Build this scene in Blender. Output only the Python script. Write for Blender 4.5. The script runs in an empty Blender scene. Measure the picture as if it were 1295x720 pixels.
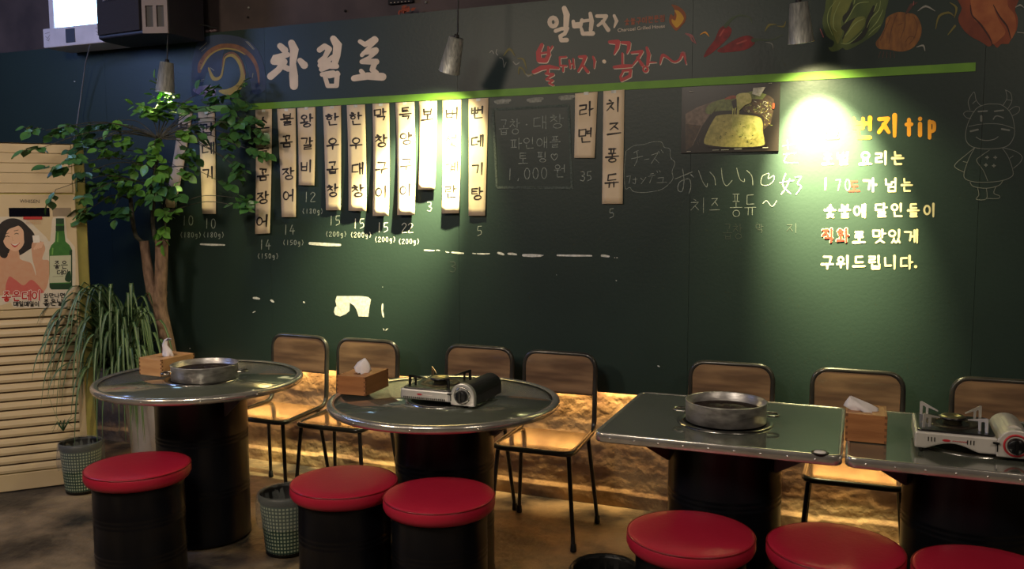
import bpy, bmesh, math, random
import numpy as np
from mathutils import Vector, Matrix, noise
random.seed(7)
S = bpy.context.scene
COL = S.collection
PI = math.pi

# ------------------------------------------------------------------ camera
FPX, CAMH = 1093.48, 1.5534
PITCH, ROLL, YAW = math.radians(-5.2809), math.radians(-.1696), math.radians(21.9525)
def cam_axes():
    cy, sy, cp, sp = math.cos(YAW), math.sin(YAW), math.cos(PITCH), math.sin(PITCH)
    F = Vector((-sy*cp, cy*cp, sp)); R0 = Vector((cy, sy, 0)); U0 = R0.cross(F)
    return R0*math.cos(ROLL)+U0*math.sin(ROLL), -R0*math.sin(ROLL)+U0*math.cos(ROLL), F
RT, UP, FW = cam_axes()
cd = bpy.data.cameras.new('camera'); cam = bpy.data.objects.new('camera', cd); COL.objects.link(cam)
cd.sensor_width = 36; cd.lens = FPX*36/1295; cd.clip_start = .05
m = Matrix((RT, UP, -FW)).transposed().to_4x4(); m.translation = (0, 0, CAMH); cam.matrix_world = m
S.camera = cam
CAM = Vector((0, 0, CAMH))
def ray(u, v): return RT*(u-647.5) - UP*(v-360) + FW*FPX
def at_z(u, v, z): d = ray(u, v); return CAM + d*((z-CAMH)/d.z)
def at_y(u, v, y): d = ray(u, v); return CAM + d*(y/d.y)
def at_plane(u, v, o, n): d = ray(u, v); return CAM + d*((o-CAM).dot(n)/d.dot(n))

# ------------------------------------------------------------------ world, colour, room lights
S.view_settings.view_transform = 'Standard'; S.view_settings.look = 'None'
S.view_settings.gamma = 1; S.view_settings.exposure = 0.0; S.view_settings.use_curve_mapping = False
W = bpy.data.worlds.new('world'); S.world = W; W.use_nodes = True
W.node_tree.nodes['Background'].inputs[0].default_value = (.6, .7, 1, 1)
W.node_tree.nodes['Background'].inputs[1].default_value = .02
def area(name, loc, target, size, power, color, sy=None):
    l = bpy.data.lights.new(name, 'AREA'); l.energy = power; l.color = color; l.size = size
    if sy: l.shape = 'RECTANGLE'; l.size_y = sy
    o = bpy.data.objects.new(name, l); COL.objects.link(o); o.location = loc
    o.rotation_euler = (Vector(target)-Vector(loc)).to_track_quat('-Z', 'Y').to_euler(); return o
area('ceiling_lamp_light', (-1.4, .6, 3.0), (-1.4, 2.2, 0), .5, 34, (1, .86, .70))
area('ceiling_lamp_light', (-3.2, .2, 3.0), (-3.9, 3.0, 1), .5, 46, (1, .80, .60))
area('ceiling_lamp_light', (1.6, .8, 3.0), (.4, 2.4, 0), .5, 20, (1, .84, .66))
area('blue_fill_light', (-5.5, 2.0, 2.9), (-4.0, 4.1, 1.9), .7, 22, (.30, .45, 1))  # added fill from out of view, tints the board's left end blue; no sign modelled
# warm light strip fixed behind the lower edge of the chalkboard
area('led_strip_light', (-1.35, 4.222, .655), (-1.35, 4.20, 0), 5.5, 70, (1, .66, .28), .02)

# ------------------------------------------------------------------ materials
MATS = {}
def mat(name, col, rough=.5, metal=0, col2=None, scale=8, bump=0, bscale=None, stretch=(1, 1, 1), emit=0, alpha=1,
        coat=0, detail=5, trans=0, spec=.5, lo=.35, hi=.65, rvar=0):
    if name in MATS: return MATS[name]
    mt = bpy.data.materials.new(name); mt.use_nodes = True; nt = mt.node_tree; b = nt.nodes['Principled BSDF']
    I = b.inputs
    I['Base Color'].default_value = (*col, 1); I['Roughness'].default_value = rough; I['Metallic'].default_value = metal
    I['Specular IOR Level'].default_value = spec
    if coat: I['Coat Weight'].default_value = coat; I['Coat Roughness'].default_value = .06
    if trans: I['Transmission Weight'].default_value = trans
    if alpha < 1: I['Alpha'].default_value = alpha
    if emit: I['Emission Color'].default_value = (*col, 1); I['Emission Strength'].default_value = emit
    tc = nt.nodes.new('ShaderNodeTexCoord'); mp = nt.nodes.new('ShaderNodeMapping'); mp.inputs['Scale'].default_value = stretch
    nt.links.new(tc.outputs['Object'], mp.inputs[0])
    if col2 is None: col2 = tuple(c*.82 for c in col)
    n = nt.nodes.new('ShaderNodeTexNoise'); n.inputs['Scale'].default_value = scale; n.inputs['Detail'].default_value = detail
    nt.links.new(mp.outputs[0], n.inputs['Vector'])
    r = nt.nodes.new('ShaderNodeValToRGB'); r.color_ramp.elements[0].position = lo; r.color_ramp.elements[1].position = hi
    r.color_ramp.elements[0].color = (*col2, 1); r.color_ramp.elements[1].color = (*col, 1)
    nt.links.new(n.outputs['Fac'], r.inputs[0]); nt.links.new(r.outputs[0], I['Base Color'])
    if emit: nt.links.new(r.outputs[0], I['Emission Color'])
    if rvar:
        mr = nt.nodes.new('ShaderNodeMapRange'); mr.inputs[3].default_value = max(.03, rough-rvar); mr.inputs[4].default_value = rough+rvar
        mr.inputs[1].default_value = lo; mr.inputs[2].default_value = hi
        nt.links.new(n.outputs['Fac'], mr.inputs[0]); nt.links.new(mr.outputs[0], I['Roughness'])
    if bump:
        n2 = nt.nodes.new('ShaderNodeTexNoise'); n2.inputs['Scale'].default_value = bscale or scale*4; n2.inputs['Detail'].default_value = 6
        nt.links.new(mp.outputs[0], n2.inputs['Vector'])
        bp = nt.nodes.new('ShaderNodeBump'); bp.inputs['Strength'].default_value = bump; bp.inputs['Distance'].default_value = .01
        nt.links.new(n2.outputs['Fac'], bp.inputs['Height']); nt.links.new(bp.outputs[0], I['Normal'])
    MATS[name] = mt; return mt
def srgb(r, g, b):
    f = lambda c: (c/255/12.92) if c/255 <= .04045 else ((c/255+.055)/1.055)**2.4
    return (f(r), f(g), f(b))

# ------------------------------------------------------------------ mesh builder
class MB:
    def __init__(s): s.v = []; s.f = []; s.m = []; s.sm = []
    def add(s, vs, fs, mi=0, smooth=False):
        o = len(s.v); s.v += [tuple(x) for x in vs]
        for f in fs: s.f.append(tuple(i+o for i in f)); s.m.append(mi); s.sm.append(smooth)
    def box(s, c, d, rot=None, mi=0):
        c = Vector(c); h = Vector(d)/2
        P = [Vector((x*h.x, y*h.y, z*h.z)) for x in (-1, 1) for y in (-1, 1) for z in (-1, 1)]
        if rot: P = [rot @ p for p in P]
        s.add([p+c for p in P], [(0, 1, 3, 2), (4, 6, 7, 5), (0, 4, 5, 1), (2, 3, 7, 6), (0, 2, 6, 4), (1, 5, 7, 3)], mi); return s
    def bbox(s, a, b, mi=0):
        return s.box([(x+y)/2 for x, y in zip(a, b)], [abs(y-x) for x, y in zip(a, b)], None, mi)
    def tube(s, pts, r, n=10, closed=False, cap=True, mi=0):
        pts = [Vector(p) for p in pts]; N = len(pts)
        rr = r if isinstance(r, (list, tuple)) else [r]*N
        rings = []; prev = None
        for i in range(N):
            if closed: t = pts[(i+1) % N]-pts[i-1]
            else: t = pts[min(i+1, N-1)]-pts[max(i-1, 0)]
            t.normalize()
            if prev is None:
                a = Vector((0, 0, 1)) if abs(t.z) < .9 else Vector((1, 0, 0)); u = t.cross(a).normalized()
            else:
                u = prev - t*prev.dot(t)
                u = u.normalized() if u.length > 1e-6 else t.orthogonal().normalized()
            prev = u; w = t.cross(u)
            rings.append([pts[i]+(u*math.cos(2*PI*k/n)+w*math.sin(2*PI*k/n))*rr[i] for k in range(n)])
        vs = [p for rg in rings for p in rg]; fs = []
        for i in range(N if closed else N-1):
            j = (i+1) % N
            for k in range(n): fs.append((i*n+k, i*n+(k+1) % n, j*n+(k+1) % n, j*n+k))
        s.add(vs, fs, mi, True)
        if cap and not closed:
            s.add(rings[0], [tuple(range(n))[::-1]], mi); s.add(rings[-1], [tuple(range(n))], mi)
        return s
    def lathe(s, prof, c=(0, 0, 0), n=48, mi=0, smooth=True, rot=None):
        c = Vector(c); vs = []
        for r, z in prof:
            for k in range(n):
                p = Vector((r*math.cos(2*PI*k/n), r*math.sin(2*PI*k/n), z))
                vs.append(c+((rot @ p) if rot else p))
        fs = []
        for i in range(len(prof)-1):
            for k in range(n): fs.append((i*n+k, i*n+(k+1) % n, (i+1)*n+(k+1) % n, (i+1)*n+k))
        s.add(vs, fs, mi, smooth)
        if prof[0][0] > 1e-5 and prof[0][0] < 9 and getattr(s, 'capends', True):
            pass
        return s
    def disc(s, r, z, c=(0, 0, 0), n=48, up=True, mi=0, rot=None):
        c = Vector(c); P = [Vector((r*math.cos(2*PI*k/n), r*math.sin(2*PI*k/n), z)) for k in range(n)]
        if rot: P = [rot @ p for p in P]
        f = tuple(range(n)); s.add([p+c for p in P], [f if up else f[::-1]], mi); return s
    def prism(s, poly, z0, z1, T=None, mi=0):
        n = len(poly); P = [Vector((x, y, z0)) for x, y in poly]+[Vector((x, y, z1)) for x, y in poly]
        if T: P = [T @ p for p in P]
        s.add(P, [tuple(range(n))[::-1], tuple(range(n, 2*n))]+[(i, (i+1) % n, n+(i+1) % n, n+i) for i in range(n)], mi); return s
    def sweep(s, path, prof, mi=0, smooth=True):
        # closed horizontal path [(x,y)], closed profile [(outward, z)]
        N = len(path); vs = []; M = len(prof)
        for i in range(N):
            a, b = Vector(path[i-1]), Vector(path[(i+1) % N]); t = (b-a).normalized(); nrm = Vector((t.y, -t.x))
            for o, z in prof: vs.append((path[i][0]+nrm.x*o, path[i][1]+nrm.y*o, z))
        s.add(vs, [(i*M+k, ((i+1) % N)*M+k, ((i+1) % N)*M+(k+1) % M, i*M+(k+1) % M) for i in range(N) for k in range(M)], mi, smooth); return s
    def build(s, name, mats, parent=None, bevel=0, seg=2, auto=True):
        me = bpy.data.meshes.new(name); me.from_pydata(s.v, [], s.f)
        for mt in (mats if isinstance(mats, (list, tuple)) else [mats]): me.materials.append(mt)
        me.polygons.foreach_set('material_index', s.m); me.polygons.foreach_set('use_smooth', s.sm); me.update()
        bm = bmesh.new(); bm.from_mesh(me)
        bmesh.ops.remove_doubles(bm, verts=bm.verts, dist=1e-6) if s.dd else None
        bmesh.ops.recalc_face_normals(bm, faces=bm.faces) if s.rc else None
        bm.to_mesh(me); bm.free()
        o = bpy.data.objects.new(name, me); COL.objects.link(o)
        if parent: o.parent = parent
        if bevel:
            b = o.modifiers.new('bevel', 'BEVEL'); b.width = bevel; b.segments = seg; b.limit_method = 'ANGLE'; b.angle_limit = .7
            b.harden_normals = False
        return o
    dd = False; rc = True
def tag(o, label=None, cat=None, group=None, kind=None):
    if label: o['label'] = label
    if cat: o['category'] = cat
    if group: o['group'] = group
    if kind: o['kind'] = kind
    return o
def empty(name, loc, rz=0):
    o = bpy.data.objects.new(name, None); COL.objects.link(o); o.location = loc; o.rotation_euler = (0, 0, rz); o.empty_display_size = .05
    return o
def thing(name, label, cat, loc, rz=0, group=None): return tag(empty(name, loc, rz), label, cat, group)
def copy_tree(o, parent=None):
    c = o.copy(); COL.objects.link(c); c.parent = parent
    for ch in list(o.children): copy_tree(ch, c)
    return c
def rrect(x0, x1, y0, y1, r, n=6):
    P = []
    for cx, cy, a in ((x1-r, y1-r, 0), (x0+r, y1-r, 90), (x0+r, y0+r, 180), (x1-r, y0+r, 270)):
        for k in range(n+1):
            t = math.radians(a+90*k/n); P.append((cx+r*math.cos(t), cy+r*math.sin(t)))
    return P
def arc3(a, c, b, n=6):      # quadratic corner through control c
    a, b, c = Vector(a), Vector(b), Vector(c)
    return [a*(1-t)**2+c*2*t*(1-t)+b*t*t for t in [i/n for i in range(n+1)]]
def catmull(P, n=6, closed=False):
    P = [tuple(p) for p in P]; N = len(P); out = []
    rng = range(N if closed else N-1)
    for i in rng:
        g = (lambda k: P[k % N]) if closed else (lambda k: P[min(max(k, 0), N-1)])
        a, b, c, d = g(i-1), g(i), g(i+1), g(i+2)
        for k in range(n):
            t = k/n
            out.append(tuple(.5*((2*q)+(-p+r)*t+(2*p-5*q+4*r-s_)*t*t+(-p+3*q-3*r+s_)*t**3) for p, q, r, s_ in zip(a, b, c, d)))
    if not closed: out.append(P[-1])
    return out

# ------------------------------------------------------------------ hand lettering: Korean syllables written stroke by stroke
CIRC = [(.5+.5*math.cos(PI/2+2*PI*k/14), .5+.5*math.sin(PI/2+2*PI*k/14)) for k in range(15)]
CO = {'ㄱ': [[(0, 1), (1, .97), (.8, 0)]], 'ㄴ': [[(0, 1), (.05, .08), (1, .1)]], 'ㄷ': [[(.95, 1), (.05, .95), (.02, .05), (1, .08)]],
      'ㄹ': [[(0, 1), (.95, 1), (.9, .55), (.05, .5), (0, .02), (1, .06)]], 'ㅁ': [[(0, 1), (.03, 0), (.97, .02), (1, 1), (0, 1)]],
      'ㅂ': [[(0, 1), (.04, 0), (.96, 0), (1, 1)], [(.03, .5), (.97, .52)]], 'ㅅ': [[(.55, 1), (.4, .5), (0, 0)], [(.5, .6), (1, 0)]],
      'ㅇ': [CIRC], 'ㅈ': [[(.02, .95), (.95, 1), (.5, .5), (0, 0)], [(.5, .55), (1, 0)]],
      'ㅊ': [[(.35, 1.08), (.65, .95)], [(.02, .74), (.95, .78), (.5, .4), (0, 0)], [(.5, .42), (1, 0)]],
      'ㅋ': [[(0, 1), (1, .97), (.8, 0)], [(.05, .5), (.9, .55)]], 'ㅌ': [[(1, 1), (0, 1), (0, 0), (1, 0)], [(.05, .5), (.9, .52)]],
      'ㅍ': [[(0, 1), (1, 1)], [(.28, 1), (.32, 0)], [(.72, 1), (.68, 0)], [(0, 0), (1, 0)]],
      'ㅎ': [[(.35, 1.1), (.65, 1.05)], [(.02, .78), (.98, .8)], [(.5+.36*(x-.5)*2, .29+.3*(y-.5)*2) for x, y in CIRC]]}
def dbl(c): return [[(x*.45+dx, y) for x, y in st] for dx in (0, .55) for st in CO[c]]
for a, b in zip('ㄲㄸㅃㅆㅉ', 'ㄱㄷㅂㅅㅈ'): CO[a] = dbl(b)
VV = {'ㅏ': [[(.3, 1), (.3, 0)], [(.3, .5), (1, .52)]], 'ㅐ': [[(.15, .95), (.15, .05)], [(.15, .5), (.8, .5)], [(.8, 1), (.8, 0)]],
      'ㅑ': [[(.3, 1), (.3, 0)], [(.3, .65), (1, .67)], [(.3, .38), (1, .4)]], 'ㅓ': [[(.7, 1), (.7, 0)], [(-.1, .5), (.7, .52)]],
      'ㅔ': [[(.4, .95), (.4, .05)], [(-.2, .5), (.4, .5)], [(.95, 1), (.95, 0)]], 'ㅕ': [[(.7, 1), (.7, 0)], [(0, .62), (.7, .65)], [(0, .38), (.7, .4)]],
      'ㅖ': [[(.4, .95), (.4, .05)], [(-.2, .62), (.4, .62)], [(-.2, .38), (.4, .38)], [(.95, 1), (.95, 0)]], 'ㅣ': [[(.5, 1), (.48, 0)]]}
HV = {'ㅗ': [[(.5, 1), (.5, .1)], [(0, .05), (1, .1)]], 'ㅛ': [[(.35, 1), (.35, .1)], [(.65, 1), (.65, .1)], [(0, .05), (1, .1)]],
      'ㅜ': [[(0, .85), (1, .9)], [(.5, .85), (.48, 0)]], 'ㅠ': [[(0, .85), (1, .9)], [(.33, .85), (.3, 0)], [(.67, .85), (.67, 0)]], 'ㅡ': [[(0, .45), (1, .5)]]}
MV = {'ㅘ': ('ㅗ', 'ㅏ'), 'ㅝ': ('ㅜ', 'ㅓ'), 'ㅟ': ('ㅜ', 'ㅣ'), 'ㅚ': ('ㅗ', 'ㅣ'), 'ㅢ': ('ㅡ', 'ㅣ')}
INI = 'ㄱㄲㄴㄷㄸㄹㅁㅂㅃㅅㅆㅇㅈㅉㅊㅋㅌㅍㅎ'; MED = 'ㅏㅐㅑㅒㅓㅔㅕㅖㅗㅘㅙㅚㅛㅜㅝㅞㅟㅠㅡㅢㅣ'
FIN = ['', 'ㄱ', 'ㄲ', 'ㄳ', 'ㄴ', 'ㄵ', 'ㄶ', 'ㄷ', 'ㄹ', 'ㄺ', 'ㄻ', 'ㄼ', 'ㄽ', 'ㄾ', 'ㄿ', 'ㅀ', 'ㅁ', 'ㅂ', 'ㅄ', 'ㅅ', 'ㅆ', 'ㅇ', 'ㅈ', 'ㅊ', 'ㅋ', 'ㅌ', 'ㅍ', 'ㅎ']
G = {'0': [[(.5+.35*math.cos(2*PI*k/12), .5+.5*math.sin(2*PI*k/12)) for k in range(13)]], '1': [[(.5, 1), (.45, 0)]],
     '2': [catmull([(.1, .8), (.5, 1), (.85, .75), (.1, .05), (.9, .03)], 4)], '3': [catmull([(.15, .95), (.7, .95), (.75, .65), (.35, .52), (.85, .35), (.6, 0), (.1, .08)], 4)],
     '4': [[(.5, 1), (.1, .35), (.9, .38)], [(.65, .65), (.6, 0)]], '5': [[(.85, 1), (.25, .97)], catmull([(.25, .97), (.2, .55), (.7, .55), (.8, .2), (.2, 0)], 4)],
     '7': [[(.1, .95), (.85, 1), (.45, 0)]], '8': [[(.5+.28*math.sin(4*PI*k/16)*1.0, .5+.5*math.cos(2*PI*k/16)) for k in range(17)]],
     '(': [[(.7, 1.05), (.35, .5), (.7, -.05)]], ')': [[(.3, 1.05), (.65, .5), (.3, -.05)]],
     'g': [catmull([(.75, .65), (.3, .6), (.3, .2), (.72, .3), (.75, .6), (.7, -.2), (.3, -.3)], 3)], ',': [[(.5, .1), (.4, -.12)]], '.': [[(.48, .06), (.52, .06)]],
     '!': [[(.5, 1), (.5, .35)], [(.5, .06), (.5, .04)]], '·': [[(.45, .5), (.55, .5)]],
     't': [[(.5, 1), (.5, 0)], [(.15, .68), (.85, .7)]], 'i': [[(.5, .65), (.5, 0)], [(.5, .93), (.52, .94)]],
     'p': [[(.3, .75), (.3, -.2)], catmull([(.3, .7), (.75, .65), (.75, .25), (.3, .15)], 4)],
     '♡': [catmull([(.5, .75), (.25, 1), (0, .65), (.5, 0), (1, .65), (.75, 1), (.5, .75)], 4)],
     '~': [catmull([(0, .45), (.25, .65), (.6, .3), (1, .6)], 5)]}
def bxm(st, b): return [[(b[0]+x*(b[2]-b[0]), b[1]+y*(b[3]-b[1])) for x, y in s_] for s_ in st]
def glyph(ch):
    if ch in G: return G[ch]
    k = ord(ch)-0xAC00
    if k < 0 or k > 11171: return []
    i, mm, fi = INI[k//588], MED[(k % 588)//28], FIN[k % 28]
    if mm in VV:
        if fi: return bxm(CO[i], (.02, .5, .52, .95))+bxm(VV[mm], (.62, .42, 1, 1))+bxm(CO[fi], (.25, 0, .88, .34))
        return bxm(CO[i], (.02, .18, .52, .85))+bxm(VV[mm], (.64, 0, 1, 1))
    if mm in HV:
        if fi: return bxm(CO[i], (.25, .66, .75, .98))+bxm(HV[mm], (.03, .38, .97, .6))+bxm(CO[fi], (.25, 0, .78, .28))
        return bxm(CO[i], (.2, .48, .8, .95))+bxm(HV[mm], (.02, 0, .98, .4))
    h, v = MV[mm]
    if fi: return bxm(CO[i], (.08, .66, .5, .98))+bxm(HV[h], (.0, .38, .6, .6))+bxm(VV[v], (.68, .38, 1, 1))+bxm(CO[fi], (.25, 0, .8, .28))
    return bxm(CO[i], (.08, .52, .5, .92))+bxm(HV[h], (.0, .1, .6, .42))+bxm(VV[v], (.7, 0, 1, 1))

class Ink(MB):
    """flat writing and painting laid on a real surface; place(u, v, off) gives the 3D point"""
    rc = False; reset = True
    def __init__(s, place, step=.00012, base=.0010): super().__init__(); s.place = place; s.k = 0; s.step = step; s.base = base; s.cuts = []
    def cut(s): s.cuts.append((len(s.v), len(s.f))); s.k = 0 if s.reset else s.k; return s
    def build_split(s, name, mats, parent):
        C_ = [(0, 0)]+s.cuts+[(len(s.v), len(s.f))]; out = []
        for (v0, f0), (v1, f1) in zip(C_, C_[1:]):
            if f1 <= f0: continue
            b = MB(); b.rc = False; b.v = s.v[v0:v1]; b.f = [tuple(i-v0 for i in f) for f in s.f[f0:f1]]; b.m = s.m[f0:f1]; b.sm = s.sm[f0:f1]
            out.append(b.build(name, mats, parent))
        return out
    def off(s): s.k += 1; return s.base+s.k*s.step
    def poly(s, pts, mi=0):
        o = s.off(); s.add([s.place(u, v, o) for u, v in pts], [tuple(range(len(pts)))], mi); return s
    def stroke(s, pts, w, mi=0):
        ws = w if isinstance(w, (list, tuple)) else [w]*len(pts)
        if len(ws) != len(pts): ws = [np.interp(i/(len(pts)-1), [j/(len(ws)-1) for j in range(len(ws))], ws) for i in range(len(pts))]
        o = s.off(); nd = 10 if max(ws) > 1.6 else 6
        Q = [(pts[0], ws[0])]
        for p, w_ in zip(pts[1:], ws[1:]):
            if math.hypot(p[0]-Q[-1][0][0], p[1]-Q[-1][0][1]) > 1e-5: Q.append((p, w_))
        if len(Q) == 1: Q.append(((Q[0][0][0]+1e-3, Q[0][0][1]), Q[0][1]))
        dirs = []
        for (p, _), (q, _) in zip(Q, Q[1:]):
            L = math.hypot(q[0]-p[0], q[1]-p[1]); dirs.append(((q[0]-p[0])/L, (q[1]-p[1])/L))
        runs = [[0]]; discs = [0, len(Q)-1]
        for i in range(1, len(Q)-1):
            d = dirs[i-1][0]*dirs[i][0]+dirs[i-1][1]*dirs[i][1]; runs[-1].append(i)
            if d < .6: runs.append([i]); discs.append(i)
        runs[-1].append(len(Q)-1)
        for ri, rn in enumerate(runs):
            vs = []; o2 = o+ri*s.step*.25
            for j, i in enumerate(rn):
                da = dirs[i-1] if j > 0 else dirs[i]; db = dirs[i] if j < len(rn)-1 else da
                tx, ty = da[0]+db[0], da[1]+db[1]; L = math.hypot(tx, ty) or 1; tx /= L; ty /= L
                c_ = max(.5, tx*da[0]+ty*da[1]); (x, y), w_ = Q[i]; h_ = w_/2/c_
                vs += [s.place(x-ty*h_, y+tx*h_, o2), s.place(x+ty*h_, y-tx*h_, o2)]
            s.add(vs, [(2*j, 2*j+1, 2*j+3, 2*j+2) for j in range(len(rn)-1)], mi)
        for n_, i in enumerate(discs):
            (x, y), w_ = Q[i]; r = w_/2
            if r < .3 and max(ws) < .8 and s.step > 3.5e-5 and i not in (0, len(Q)-1): pass
            o2 = o-s.step*(.15+.07*n_)
            s.add([s.place(x+r*math.cos(2*PI*k/nd), y+r*math.sin(2*PI*k/nd), o2) for k in range(nd)], [tuple(range(nd))], mi)
        return s
    def curve(s, pts, w, mi=0, n=5, closed=False):
        p = catmull(pts, n, closed)
        if closed: p.append(p[0])
        return s.stroke(p, w, mi)
    def text(s, chars, u, v, cw, chh, w, mi=0, adv=None, slope=0, brush=0, jit=0):
        """left-bottom start (u, v); pixel units, v grows downwards"""
        x = u
        for ch in chars:
            if ch == ' ': x += (adv or cw)*.55; continue
            s.cut()
            ccw = cw*.6 if ch in G else cw
            jx, jy = random.uniform(-jit, jit), random.uniform(-jit, jit)
            for st in glyph(ch):
                P = [(x+gx*ccw+jx, v-gy*chh+slope*(x+gx*ccw-u)+jy) for gx, gy in st]
                if brush and len(P) == 2: s.stroke(P, [w*(1+brush), w, w*(1-brush*.4)], mi)
                else: s.stroke(P, w, mi)
            x += (adv or cw*1.12)*(.58 if ch in G else 1)
        return s

# ------------------------------------------------------------------ setting
WALLY, BY = 4.245, 4.16
m_floor = mat('worn_concrete', srgb(144, 126, 98), .5, 0, srgb(44, 42, 42), 3.0, 1.0, 18, detail=12, lo=.38, hi=.6, rvar=.14)
m_stone = mat('rough_plaster', srgb(190, 158, 116), .85, 0, srgb(120, 92, 70), 5.5, .55, 34, detail=9, lo=.34, hi=.64)
m_dark = mat('dark_brown_paint', srgb(80, 68, 66), .8, 0, srgb(58, 49, 49), 3, .2)
m_black = mat('matt_black_paint', srgb(26, 24, 26), .9)
def struct(mb, name, mt, **k): o = mb.build(name, mt, **k); o['kind'] = 'structure'; return o
# floor with low relief
def grid(name, x0, x1, nx, y0, y1, ny, fn, mt, parent=None):
    b = MB(); vs = []; fs = []
    for j in range(ny+1):
        for i in range(nx+1): vs.append(fn(x0+(x1-x0)*i/nx, y0+(y1-y0)*j/ny))
    for j in range(ny):
        for i in range(nx): a = j*(nx+1)+i; fs.append((a, a+1, a+nx+2, a+nx+1))
    b.rc = False; b.add(vs, fs, 0, True); return b.build(name, mt, parent)
def ffn(x, y):
    p = Vector((x, y, 0)); return (x, y, -.004+.0015*noise.noise(p*3.1)+.0018*noise.fractal(p*9, .8, 2.1, 4))
o = grid('floor', -5.8, 3.5, 240, -2.5, WALLY+.05, 180, ffn, m_floor); o['kind'] = 'structure'
def wfn(x, z):
    p = Vector((x, z*1.6, 3)); d = .002*noise.noise(p*2.1)+.0026*noise.fractal(p*11, .7, 2.1, 5)
    d += .0013*math.tanh(14*noise.noise(Vector((x*1.6+.3*z, z*11, 9))))
    ledge = .014 if z < .075+.014*noise.noise(Vector((x*3, 0, 0))) else 0
    return (x, WALLY-max(d, -.012)-ledge, z)
o = grid('wall_back', -5.0, 1.6, 700, -.02, .72, 76, wfn, m_stone); o['kind'] = 'structure'
struct(MB().bbox((-5.8, WALLY+.02, -.02), (3.5, WALLY+.06, .62)), 'wall_back', m_stone)
struct(MB().bbox((-5.8, WALLY+.02, .6), (3.5, WALLY+.14, 3.3)), 'wall_back', m_dark)
struct(MB().bbox((-5.92, -2.5, 0), (-5.8, WALLY+.1, 3.3)), 'wall_left', m_black)
struct(MB().bbox((3.5, -2.5, 0), (3.62, WALLY+.1, 3.3)), 'wall_right', m_dark)
struct(MB().bbox((-5.9, -2.62, 0), (3.6, -2.5, 3.3)), 'wall_front', m_dark)
struct(MB().bbox((-5.9, -2.6, 3.25), (3.6, WALLY+.1, 3.35)), 'ceiling', m_black)

# ------------------------------------------------------------------ chalkboard with its painted and written marks
m_board = mat('chalkboard_green', srgb(40, 56, 52), .42, 0, srgb(35, 49, 46), 1.4, .06, 60, detail=6, lo=.3, hi=.7, spec=.35)
m_green = mat('painted_green_line', srgb(108, 156, 50), .6, 0, srgb(98, 146, 46), 12)
m_cream = mat('cream_paint', srgb(226, 208, 186), .6); m_chalk = mat('chalk', srgb(164, 172, 164), .95, 0, srgb(116, 124, 118), 90)
m_chalkw = mat('white_chalk_pen', srgb(226, 226, 206), .8); m_red = mat('red_paint', srgb(176, 28, 34), .5); m_orange = mat('orange_paint', srgb(224, 150, 34), .55)
m_white = mat('white_tape', srgb(232, 232, 226), .7, 0, srgb(190, 190, 184), 60)
board = thing('chalkboard', 'large dark green painted chalkboard covering the back wall with menu writing', 'chalkboard', (-2.3, BY, .607))
BT, BB = 2.565, .607
edges = [-5.79, -4.42, -3.2, -1.98, -.76, .46, 1.68, 2.9, 3.49]
for a, b in zip(edges, edges[1:]):
    MB().bbox((a+.0006+2.3, 0, 0), (b-.0006+2.3, .025, BT-BB)).build('panel', m_board, board)
MB().bbox((-3.48, .026, .02), (5.78, .06, .035)).bbox((-3.48, .026, 1.9), (5.78, .08, 1.93)).build('batten', m_dark, board)
def bpl(u, v, off): p = at_y(u, v, BY); return (p.x+2.3, -off, p.z-BB)
def ink(): return Ink(bpl)
p0, p1, p2, p3 = [at_y(u, v, BY) for u, v in ((225, 139), (1234, 77), (1233, 86), (225, 146))]
mb = MB(); mb.bbox((p0.x+2.3, -.004, 2.106-BB), (p1.x+2.3, -.0005, 2.142-BB)); mb.build('painted_line', m_green, board)['label'] = 'bright green painted line across the board'

# big title
i = ink(); c4 = lambda X, Y: (240+X/4.98, 30+Y/4.98)
def S4(pts, w): i.stroke([c4(*p) for p in pts], [x/4.98 for x in (w if isinstance(w, list) else [w]*len(pts))])
S4([(570, 140), (600, 168)], [38, 44]); S4([(615, 195), (540, 215), (530, 238), (595, 240), (560, 290), (510, 332)], [36, 40, 44, 44, 40, 46]); S4([(572, 262), (622, 285)], 36)
S4([(642, 122), (660, 165), (650, 250), (655, 330), (657, 392)], [44, 54, 40, 56, 52]); S4([(695, 232), (722, 262)], [34, 48])
i.cut(); S4([(818, 165), (850, 142), (878, 160), (850, 212), (822, 238)], [36, 36, 38, 30, 34]); S4([(822, 262), (880, 226), (905, 205)], [34, 30, 26]); S4([(830, 288), (885, 260)], [32, 40])
S4([(905, 95), (932, 135), (925, 200), (912, 262)], [42, 54, 50, 36]); S4([(890, 268), (925, 268)], 34)
S4([(835, 320), (905, 308)], 30); S4([(852, 330), (870, 392)], 28); S4([(930, 312), (925, 390)], 32); S4([(870, 392), (925, 392)], 28); S4([(880, 330), (935, 318)], 30)
i.cut(); S4([(1073, 112), (1105, 132), (1165, 98)], [28, 30, 40]); S4([(1172, 102), (1130, 150), (1085, 198)], [36, 24, 26]); S4([(1095, 185), (1172, 168)], [26, 40]); S4([(1172, 175), (1130, 215), (1085, 240)], [34, 24, 30])
S4([(1085, 240), (1175, 240)], [30, 40]); S4([(1165, 250), (1150, 290), (1178, 310)], [36, 34, 30]); S4([(1080, 298), (1110, 335)], [28, 30]); S4([(1035, 345), (1120, 330), (1215, 335)], [38, 46, 50])
i.build_split('title_letter', m_cream, board)
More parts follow.
